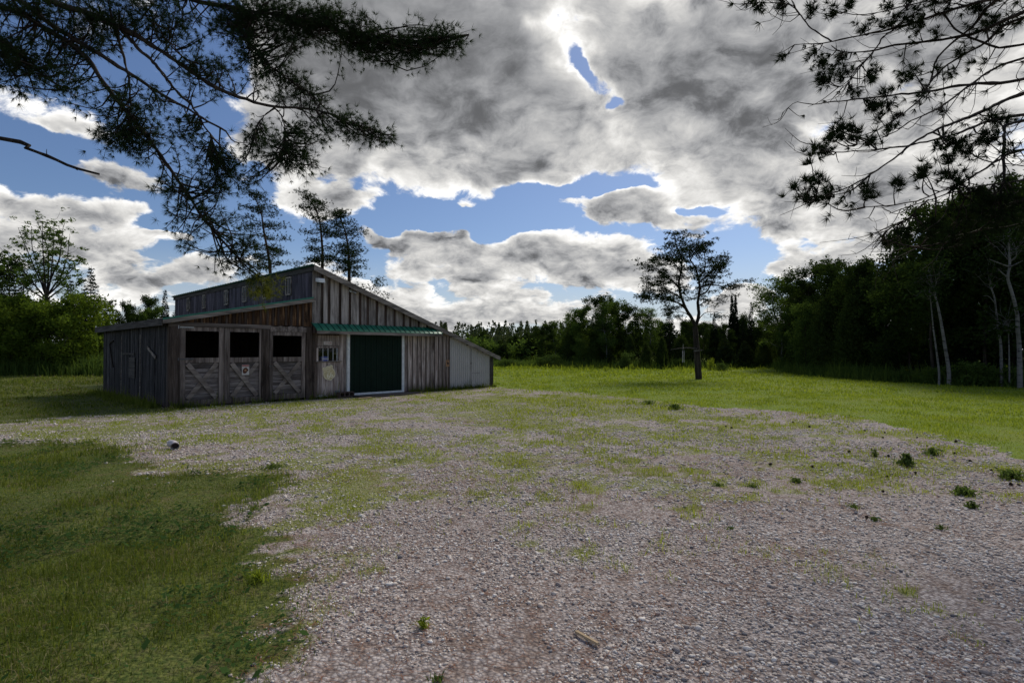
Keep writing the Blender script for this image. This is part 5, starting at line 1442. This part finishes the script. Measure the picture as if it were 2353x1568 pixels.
# airy ash on the left
nr = np.random.default_rng(61)
zs = (0.0, 456.4, .291)
AL = [([(375, 1330), (370, 1000), (370, 780)], .20, .15, 0, 0)]
for pts in ([(370, 780), (350, 640), (340, 480), (335, 330), (330, 180)], [(372, 770), (400, 640), (420, 480), (430, 300), (435, 170)], [(365, 790), (320, 660), (250, 500), (200, 380), (140, 230)],
            [(375, 770), (430, 680), (480, 620), (530, 480), (560, 300)], [(365, 780), (290, 700), (170, 540), (90, 460), (20, 400)], [(378, 760), (470, 670), (560, 560), (620, 500), (670, 480)],
            [(372, 740), (385, 560), (380, 380), (290, 160)], [(365, 740), (300, 560), (250, 380), (240, 220)], [(400, 640), (470, 480), (490, 330), (500, 200)], [(375, 790), (520, 690), (620, 680), (680, 640)], [(365, 800), (250, 730), (120, 640), (60, 560)]):
    AL.append((pts, .06, .012, 16, nr.uniform(-1.6, 1.6)))
T, base, ends = traced('ash', (109, 864), 37, AL, '', z0=zs)
tips = []
for p, r1, nsub in ends:
    for k in range(nsub):
        i = min(len(p) - 1, int(len(p) * (.22 + .78 * (k + .5) / nsub))); e_ = p[i] + nr.normal(size=3) * np.array([.42, .5, .30]) + np.array([0, 0, .2])
        T.limb(p[i], e_, .012, .004, .15, 5, 3); tips.append(e_)
        if nr.random() < .6: tips.append((p[i] + e_) / 2 + nr.normal(size=3) * .12)
T.leaves(tips, 19, .18, .19, .6, .36, .25)
ash = empty('ash_tree', (base[0], 37, 0), 'tall airy ash with many upright limbs above the left maples', 'tree')
T.t.build('trunk', M['bark'], ash); T.c.build('crown', M['leaf_mid'], ash)

# birches in the right-hand wood
zs = (1711.5, 486.8, .2814)
def birch(pts, depth, r, label, seed, twigs=()):
    global nr; nr = np.random.default_rng(seed)
    P3 = [at(zs[0] + zs[2] * x, zs[1] + zs[2] * y, depth) for x, y in pts]; b = P3[0].copy(); b[2] = 0
    P3 = [b] + P3; p = smooth_path(P3, 26) - b; T = Tree(); T.t.tube(p, np.linspace(r, r * .35, 26), 8)
    for tw in twigs:
        q = smooth_path([at(zs[0] + zs[2] * x, zs[1] + zs[2] * y, depth - .1) - b for x, y in tw], 8); T.t.tube(q, np.linspace(r * .35, .008, 8), 5)
    tips = [p[-1] + nr.normal(size=3) * .5 for _ in range(26)]
    for e_ in tips: T.limb(p[-nr.integers(1, 6)], e_, .012, .004)
    T.leaves(np.array(tips), 30, .35, .13, .8)
    o = empty('birch_tree', tuple(b), label, 'tree', 'white-stemmed birches of the right wood')
    T.t.build('trunk', M['birch'], o); T.c.build('crown', M['leaf_dark'], o)
birch([(1662, 1290), (1635, 1120), (1610, 960), (1580, 800), (1550, 680), (1528, 590), (1500, 480)], 24.6, .085, 'pale birch leaning left, brightest of the leaning pair', 71)
birch([(1582, 1300), (1560, 1120), (1540, 980), (1530, 880), (1515, 730), (1505, 620)], 24.9, .05, 'thinner birch left of the bright leaning birch', 72)
birch([(2088, 1110), (2068, 960), (2050, 820), (2035, 700), (2005, 600), (2010, 480)], 23.8, .065, 'birch with crooked top between the leaning pair and right edge', 73, ([(2050, 760), (1990, 690), (1940, 685)],))
birch([(2238, 1110), (2225, 960), (2222, 850), (2200, 740), (2172, 640), (2142, 530), (2160, 450), (2155, 300), (2150, 200)], 22.8, .10, 'tallest birch with a forked bend near the right edge', 74,
      ([(2142, 530), (2100, 500), (2060, 460)], [(2165, 450), (2080, 420), (1990, 385)], [(2165, 445), (2220, 420), (2270, 395)]))
birch([(2152, 1030), (2140, 960), (2135, 880)], 23.4, .035, 'short thin birch beside the tallest birch', 75)

# ================================================================== THE TWO NEAR PINES whose boughs hang into view
def bough_tree(zs, limbs, depth_of, name, label, trunk_xy, trunk_h, mats, masses, tuft_pts, nlen, wd, per, seed, lead, dead=(), upper=(0, 0), extra_sub=0, dens=1.0, sunlit_tip=None):
    global nr; nr = np.random.default_rng(seed)
    X0, Y0, S0 = zs
    root = np.array([trunk_xy[0], trunk_xy[1], 0.0])
    wood_mb, crown, dead_mb = MB(), MB(), MB()
    tx = smooth_path([(0, 0, -.1), (.1, .1, trunk_h * .4), (-.1, .05, trunk_h * .75), (0, 0, trunk_h)], 20)
    wood_mb.tube(tx, np.linspace(.34, .05, 20), 10)
    paths = []
    def to3(pts):
        return np.array([at(X0 + S0 * x, Y0 + S0 * y, depth_of(X0 + S0 * x, Y0 + S0 * y)) for x, y in pts]) - root
    for k, (pts, r0, r1, joined) in enumerate(limbs):
        p3 = to3(pts) + np.array([0, 1, 0]) * (((k * 37) % 11) / 11 - .5) * .9 * 0
        if joined:      # carry the bough back to the trunk outside the picture
            h = p3[0][2] + lead; tz = min(max(h, .5), trunk_h - .5)
            anchor = np.array([tx[int(tz / trunk_h * 19)][0], tx[int(tz / trunk_h * 19)][1], tz])
            mid = anchor * .45 + p3[0] * .55 + np.array([0, 0, .1]); p3 = np.vstack([[anchor], [mid], p3])
        n = 7 * len(p3); p = smooth_path(p3, n); wob = np.cumsum(nr.normal(size=p.shape) * .006, 0); wob -= np.linspace(0, 1, n)[:, None] * wob[-1]
        p = p + wob
        rr = np.linspace(r0 * (1.3 if joined else 1), r1, n) * (1 + .12 * nr.normal(size=n))
        wood_mb.tube(p, rr, 7); paths.append(p)
    allp = np.concatenate([p[int(len(p) * .15):] for p in paths])
    tip_c, tip_d = [], []
    def twig(a, b, r0, r1, sag=.08):
        L = np.linalg.norm(b - a); m = (a + b) / 2 + nr.normal(size=3) * L * .10 + np.array([0, 0, -sag * L])
        p = smooth_path([a, m, b], 7); wood_mb.tube(p, np.linspace(r0, r1, 7), 4, False); return p
    # foliage masses
    for (cx_, cy_, rx_, ry_, q) in masses:
        X, Y = X0 + S0 * cx_, Y0 + S0 * cy_; dpt = depth_of(X, Y)
        c3 = at(X, Y, dpt) - root; sx_ = S0 * rx_ / F * dpt; sz_ = S0 * ry_ / F * dpt
        nsub = max(2, int(q * (1.2 if q > 1.1 and X0 == 0 else 1.0) * (0.5 if (Y > 400 and X < 700 and X0 == 0) else 1.0) * dens * 9 * (sx_ * sz_) ** .5 / .45))
        for s_ in range(nsub):
            a = nr.random() * 6.283; rr = math.sqrt(nr.random())
            e_ = c3 + np.array([math.cos(a) * rr * sx_, nr.normal() * min(sx_, sz_) * .45, math.sin(a) * rr * sz_])
            d_ = np.linalg.norm((allp - e_) * np.array([1, .35, 1]), axis=1)
            cand = np.argsort(d_)[:12]; a0 = allp[cand[nr.integers(0, 12)]]
            # grow outwards: start a little back towards the trunk
            L = np.linalg.norm(e_ - a0)
            p = twig(a0, e_, .010 + .004 * L, .004)
            nt = max(3, int(L / .055)); nt = min(nt, 16)
            for j in range(nt):
                u = .35 + .65 * (j + .5) / nt; b = p[min(6, int(u * 6.5))]
                side = nr.normal(size=3) * np.array([.085, .085, .06]); dirn = (e_ - a0) / (L + 1e-6)
                t_ = b + side + dirn * nr.uniform(0, .07)
                if nr.random() < .35: wood_mb.tube([b, (b + t_) / 2 + nr.normal(size=3) * .008, t_], [.0035, .003, .002], 3, False)
                tip_c.append(t_); tip_d.append(dirn * .75 + side * 3)
            tip_c.append(e_); tip_d.append(dirn_safe(e_ - a0))
    # single tufts traced one by one, each on its own curved twig
    for (x, y) in tuft_pts:
        X, Y = X0 + S0 * x, Y0 + S0 * y; dpt = depth_of(X, Y) + nr.normal() * .15
        c3 = at(X, Y, dpt) - root
        d_ = np.linalg.norm((allp - c3) * np.array([1, .5, 1]), axis=1) + np.abs(allp[:, 0] - c3[0] - .25) * .15
        a0 = allp[int(np.argmin(np.where(d_ < .12, 9, d_)))]
        p = twig(a0, c3, .009, .004, .22)
        k = nr.integers(4, 8)
        for j in range(k):
            b = p[-1] + nr.normal(size=3) * .045; tip_c.append(b); tip_d.append(dirn_safe(p[-1] - p[-3]) * 1.0)
            tip_c.append(p[-2] + nr.normal(size=3) * .03); tip_d.append(dirn_safe(p[-1] - p[-3]))
    # bare and half-bare side twigs along every bough
    for p in paths:
        for _ in range(extra_sub):
            i = nr.integers(int(len(p) * .3), len(p)); a0 = p[i]; t_ = dirn_safe(p[min(i + 2, len(p) - 1)] - p[max(i - 2, 0)])
            L = nr.uniform(.12, .5); side = nr.normal(size=3); side[1] *= .5
            e_ = a0 + (t_ * .8 + side * .55) * L
            q = twig(a0, e_, .006, .002, .15)
            if nr.random() < .30: tip_c.append(e_); tip_d.append(t_)
            if nr.random() < .6:
                e2 = q[4] + nr.normal(size=3) * .10; twig(q[4], e2, .003, .0015)
    # unseen crown above and behind, added to shade the foreground: same boughs, coarser sprays
    nb_, hb = upper
    for k in range(nb_):
        tz = hb + (trunk_h - hb) * (k + .5) / nb_; a = k * 2.4; L = (1 - (tz - hb) / (trunk_h - hb) * .65) * nr.uniform(3.2, 4.6)
        a0 = np.array([0, 0, tz]); e_ = a0 + np.array([math.cos(a) * L, math.sin(a) * L, L * .12 - .3])
        w3 = e_ + root
        if w3[1] > .6 and abs(w3[0]) < w3[1] * 1.02 and (w3[2] - CAM_H) < w3[1] * .72: continue
        p = smooth_path([a0, (a0 + e_) / 2 + np.array([0, 0, .2]), e_], 10); wood_mb.tube(p, np.linspace(.07, .02, 10), 6)
        for j in range(60):
            b = p[nr.integers(3, 10)] + nr.normal(size=3) * np.array([.55, .55, .25]); tip_c.append(b); tip_d.append(rand_unit(1)[0] * .5)
    C_ = np.array(tip_c); D_ = np.array(tip_d); D_ = D_ / (np.linalg.norm(D_, axis=1)[:, None] + 1e-6)
    vis = np.ones(len(C_), bool)
    grp = nr.integers(0, 4, len(C_))
    for g_i, (ls, pr) in enumerate(((.68, .7), (.85, .9), (1.0, 1.0), (1.15, 1.1))):
        m_ = grp == g_i
        tufts(crown, C_[m_], D_[m_] * nr.uniform(.55, 1.35, (m_.sum(), 1)) + np.array([0, 0, -.12]), max(6, int(per * pr)), nlen * ls, wd * (1.1 - .1 * g_i))
    o = empty(name, tuple(root), label, 'tree')
    wood_mb.build('trunk', M['bark'], o); crown.build('crown', M[mats], o)
    for pts, r0, r1 in dead:
        p3 = to3(pts); h = p3[0][2]; anchor = np.array([0, 0, h + .3]); p3 = np.vstack([[anchor], p3]); n = 6 * len(p3); p = smooth_path(p3, n)
        d = MB(); d.tube(p, np.linspace(r0, r1, n) * (1 + .1 * nr.normal(size=n)), 8)
        for _ in range(7):
            i = nr.integers(n // 2, n); e_ = p[i] + nr.normal(size=3) * np.array([.07, .03, .07]); d.tube([p[i], (p[i] + e_) / 2 + nr.normal(size=3) * .01, e_], [.007, .005, .003], 4)
        d.build('dead_branch', M['bark'], o)
    if sunlit_tip:  # sunlight on the bough tip, put into a yellower needle colour
        X, Y, n_ = sunlit_tip; c3 = at(X, Y, depth_of(X, Y)) - root; g_ = MB(); C2 = c3 + nr.normal(size=(n_, 3)) * np.array([.10, .12, .10])
        tufts(g_, C2, rand_unit(n_) * .3 + np.array([.4, 0, -.3]), per, nlen, wd); g_.build('sunlit_tip', M['needle_lit'], o)
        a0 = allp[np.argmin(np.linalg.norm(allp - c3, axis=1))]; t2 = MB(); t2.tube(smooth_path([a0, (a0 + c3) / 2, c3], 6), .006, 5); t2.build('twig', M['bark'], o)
    print(name, 'tufts', len(C_), 'tris', len(C_) * per)
    return o
def dirn_safe(v): return v / (np.linalg.norm(v) + 1e-6)

LL = [([(0, 50), (150, 110), (380, 270), (480, 400), (600, 560), (700, 680), (800, 820), (870, 920), (950, 1040), (1050, 1160), (1150, 1250), (1225, 1310)], .050, .008, True),
 ([(80, 0), (200, 90), (380, 200), (560, 300), (700, 390), (820, 470), (920, 530), (1000, 580), (1070, 622)], .050, .012, True),
 ([(250, 0), (400, 50), (560, 120), (700, 200), (850, 300), (960, 380), (1100, 450), (1280, 510), (1450, 520), (1600, 550), (1720, 600), (1850, 650)], .055, .006, True),
 ([(560, 120), (650, 220), (750, 330), (830, 430), (910, 510), (960, 590), (990, 660), (990, 740)], .028, .008, False),
 ([(540, 115), (590, 300), (610, 450), (620, 640)], .020, .006, False),
 ([(780, -60), (900, 0), (1100, 40), (1400, 90), (1700, 160), (2000, 200), (2220, 165)], .05, .006, True),
 ([(1100, 40), (1180, 200), (1270, 300), (1400, 400), (1480, 450)], .02, .006, False),
 ([(640, -40), (700, 50), (760, 150), (850, 260), (950, 310)], .022, .006, True),
 ([(0, 200), (150, 300), (300, 430)], .03, .006, True),
 ([(1300, 515), (1330, 560), (1350, 620), (1330, 760)], .012, .004, False),
 ([(1300, 515), (1230, 570), (1200, 640)], .010, .004, False)]
ML = [(120, 160, 230, 170, 1.5), (230, 390, 130, 90, .9), (60, 330, 110, 110, 1.2), (350, 60, 280, 110, 1.4), (600, 40, 200, 80, 1.4), (570, 560, 120, 170, 1.4), (620, 680, 120, 80, 1.2), (680, 480, 120, 110, 1.1), (830, 610, 120, 100, 1.1),
 (910, 380, 110, 80, .9), (1000, 330, 80, 70, 1.1), (780, 100, 130, 80, .9), (850, 190, 120, 90, .8), (1000, 110, 90, 80, .6), (1180, 60, 180, 60, 1.3), (1330, 80, 300, 90, 1.7), (1560, 140, 230, 100, 1.7), (1830, 210, 220, 70, 1.7),
 (2100, 190, 110, 55, 1.6), (1150, 200, 70, 90, 1.2), (1220, 330, 100, 90, 1.3), (1330, 330, 80, 60, 1.0), (1400, 430, 100, 70, 1.2), (1490, 480, 60, 50, .9), (1200, 610, 60, 50, .9), (1230, 700, 60, 60, .8), (1350, 690, 120, 100, 1.2),
 (1350, 790, 100, 40, .9), (1480, 650, 90, 60, 1.1), (1560, 570, 70, 40, .9), (1700, 600, 110, 60, 1.1), (1820, 650, 50, 40, 1.1), (1470, 760, 40, 50, .8), (1090, 760, 80, 50, 1.0), (1000, 820, 90, 70, 1.5), (1080, 860, 110, 50, 1.3), (790, 940, 90, 70, 1.0),
 (730, 860, 45, 40, .8), (960, 980, 90, 50, .9), (850, 1060, 80, 50, 1.0), (1050, 1080, 100, 60, .9), (890, 1180, 50, 25, .9), (1180, 1120, 80, 50, 1.0), (1060, 1260, 80, 50, 1.1), (1200, 1220, 90, 60, 1.1), (1240, 1310, 70, 40, 1.3), (860, 900, 60, 50, .8), (1000, 1010, 60, 40, .7), (360, 250, 90, 60, 1.0), (460, 150, 120, 80, 1.2)]
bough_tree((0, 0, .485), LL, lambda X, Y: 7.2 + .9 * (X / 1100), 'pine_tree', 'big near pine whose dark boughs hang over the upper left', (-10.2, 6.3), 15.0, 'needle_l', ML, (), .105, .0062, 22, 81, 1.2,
    dead=[([(0, 655), (120, 700), (240, 745), (340, 790), (470, 825)], .05, .016)], upper=(34, 7.5), extra_sub=4, dens=3.6, sunlit_tip=(604, 662, 60))

LR = [([(1840, 100), (1500, 240), (1100, 285), (880, 325), (700, 320), (640, 285)], .038, .006, True),
 ([(1840, 290), (1660, 300), (1560, 255), (1420, 190), (1340, 90)], .022, .010, True),
 ([(1840, 500), (1450, 530), (1200, 575), (900, 610), (650, 640), (500, 655), (420, 640), (340, 700)], .030, .003, True),
 ([(1840, 365), (1650, 430), (1480, 560), (1340, 660), (1100, 780), (960, 860), (800, 900)], .022, .004, True),
 ([(1840, 560), (1600, 650), (1400, 740), (1180, 850), (1050, 940), (900, 1060), (780, 1150), (640, 1220), (480, 1230)], .032, .004, True),
 ([(1840, 710), (1600, 760), (1400, 840), (1200, 890), (1050, 915), (850, 935), (650, 950), (520, 900)], .026, .004, True),
 ([(1840, 940), (1650, 1010), (1450, 1130), (1250, 1230), (1050, 1280), (850, 1290)], .028, .004, True),
 ([(1840, 1110), (1650, 1140), (1450, 1180), (1250, 1240), (1000, 1330)], .020, .004, True),
 ([(1840, 760), (1740, 830), (1720, 920), (1720, 1100), (1690, 1230)], .030, .012, True),
 ([(1720, -30), (1500, 170), (1350, 290), (1280, 380), (1250, 500), (1200, 600), (1050, 720), (900, 830)], .024, .004, True),
 ([(1840, 130), (1600, 290), (1400, 400), (1300, 470), (1220, 560)], .028, .010, True),
 ([(1700, -20), (1300, 80), (1050, 160), (800, 220), (600, 265), (410, 280)], .034, .004, True),
 ([(1050, 160), (950, 230), (880, 340), (800, 440), (740, 510), (690, 540)], .012, .003, False),
 ([(640, 265), (500, 180), (430, 100), (370, 40), (130, 10)], .009, .004, False),
 ([(1300, -20), (1000, 60), (800, 100), (650, 60)], .018, .004, True),
 ([(1840, 1240), (1600, 1420), (1400, 1500), (1200, 1530), (960, 1490)], .026, .006, True),
 ([(1250, 1240), (1150, 1330), (1050, 1400), (970, 1450)], .009, .003, False)]
MR = [(1150, 90, 200, 70, .9), (1250, 30, 200, 40, .9), (1680, 160, 110, 70, .9), (1600, 40, 120, 60, .5), (1480, 910, 80, 50, .9), (1640, 850, 80, 50, .7), (1350, 1060, 120, 60, .6), (1680, 760, 80, 50, .6), (1200, 590, 60, 40, .7), (1500, 1170, 120, 40, .5), (1750, 1000, 80, 80, .4), (1720, 1200, 100, 60, .5), (1650, 1290, 150, 60, .9), (1450, 1330, 110, 50, .7), (560, 1210, 90, 25, .9), (700, 800, 60, 30, .8), (1130, 450, 70, 40, .7), (1500, 1290, 200, 50, 1.0), (1720, 1260, 130, 60, 1.2), (1350, 1480, 200, 60, 1.0), (1650, 1400, 200, 90, 1.2)]
TR = [(340,345),(130,10),(190,40),(330,35),(510,65),(640,70),(560,390),(640,430),(740,430),(570,490),(620,495),(690,480),(890,490),(1090,480),(1200,590),(900,665),(700,790),(760,800),(620,850),(690,860),(790,840),(900,880),(560,930),(620,935),(500,960),(490,1115),(570,1120),(410,1170),(480,1225),(540,1225),(620,1200),(860,1170),(870,1200),(1010,790),(1050,720),(1320,680),(1370,980),(1350,1070),(1230,1040),(1190,1080),(1420,880),(1490,940),(1600,850),(1650,860),(1650,740),(1720,750),(1000,650),(970,580),(520,320),(840,190),(1000,150),(1180,120),(980,50),(760,10),(1120,20),(1600,170),(1540,50),(1680,160),(1450,310),(1380,450),(1310,440),(1540,400),(980,1490),(1110,1450),(1280,1380),(1260,1420),(920,710),(880,650),(1040,1140),(1420,1140),(1560,1190),(1330,900),(900,440),(700,370),(590,375),(1190,200),(1290,210),(780,560)]
bough_tree((1673.5, 0, .3688), LR, lambda X, Y: 6.3 + .5 * math.sin(Y * .011) + .3 * (2352 - X) / 600, 'pine_tree', 'near pine with open bare-twigged boughs reaching in at upper right', (9.6, 6.2), 13.0, 'needle_r', MR, TR,   .115, .0075, 32, 82, .5,
    upper=(26, 7.0), extra_sub=20, dens=1.7)
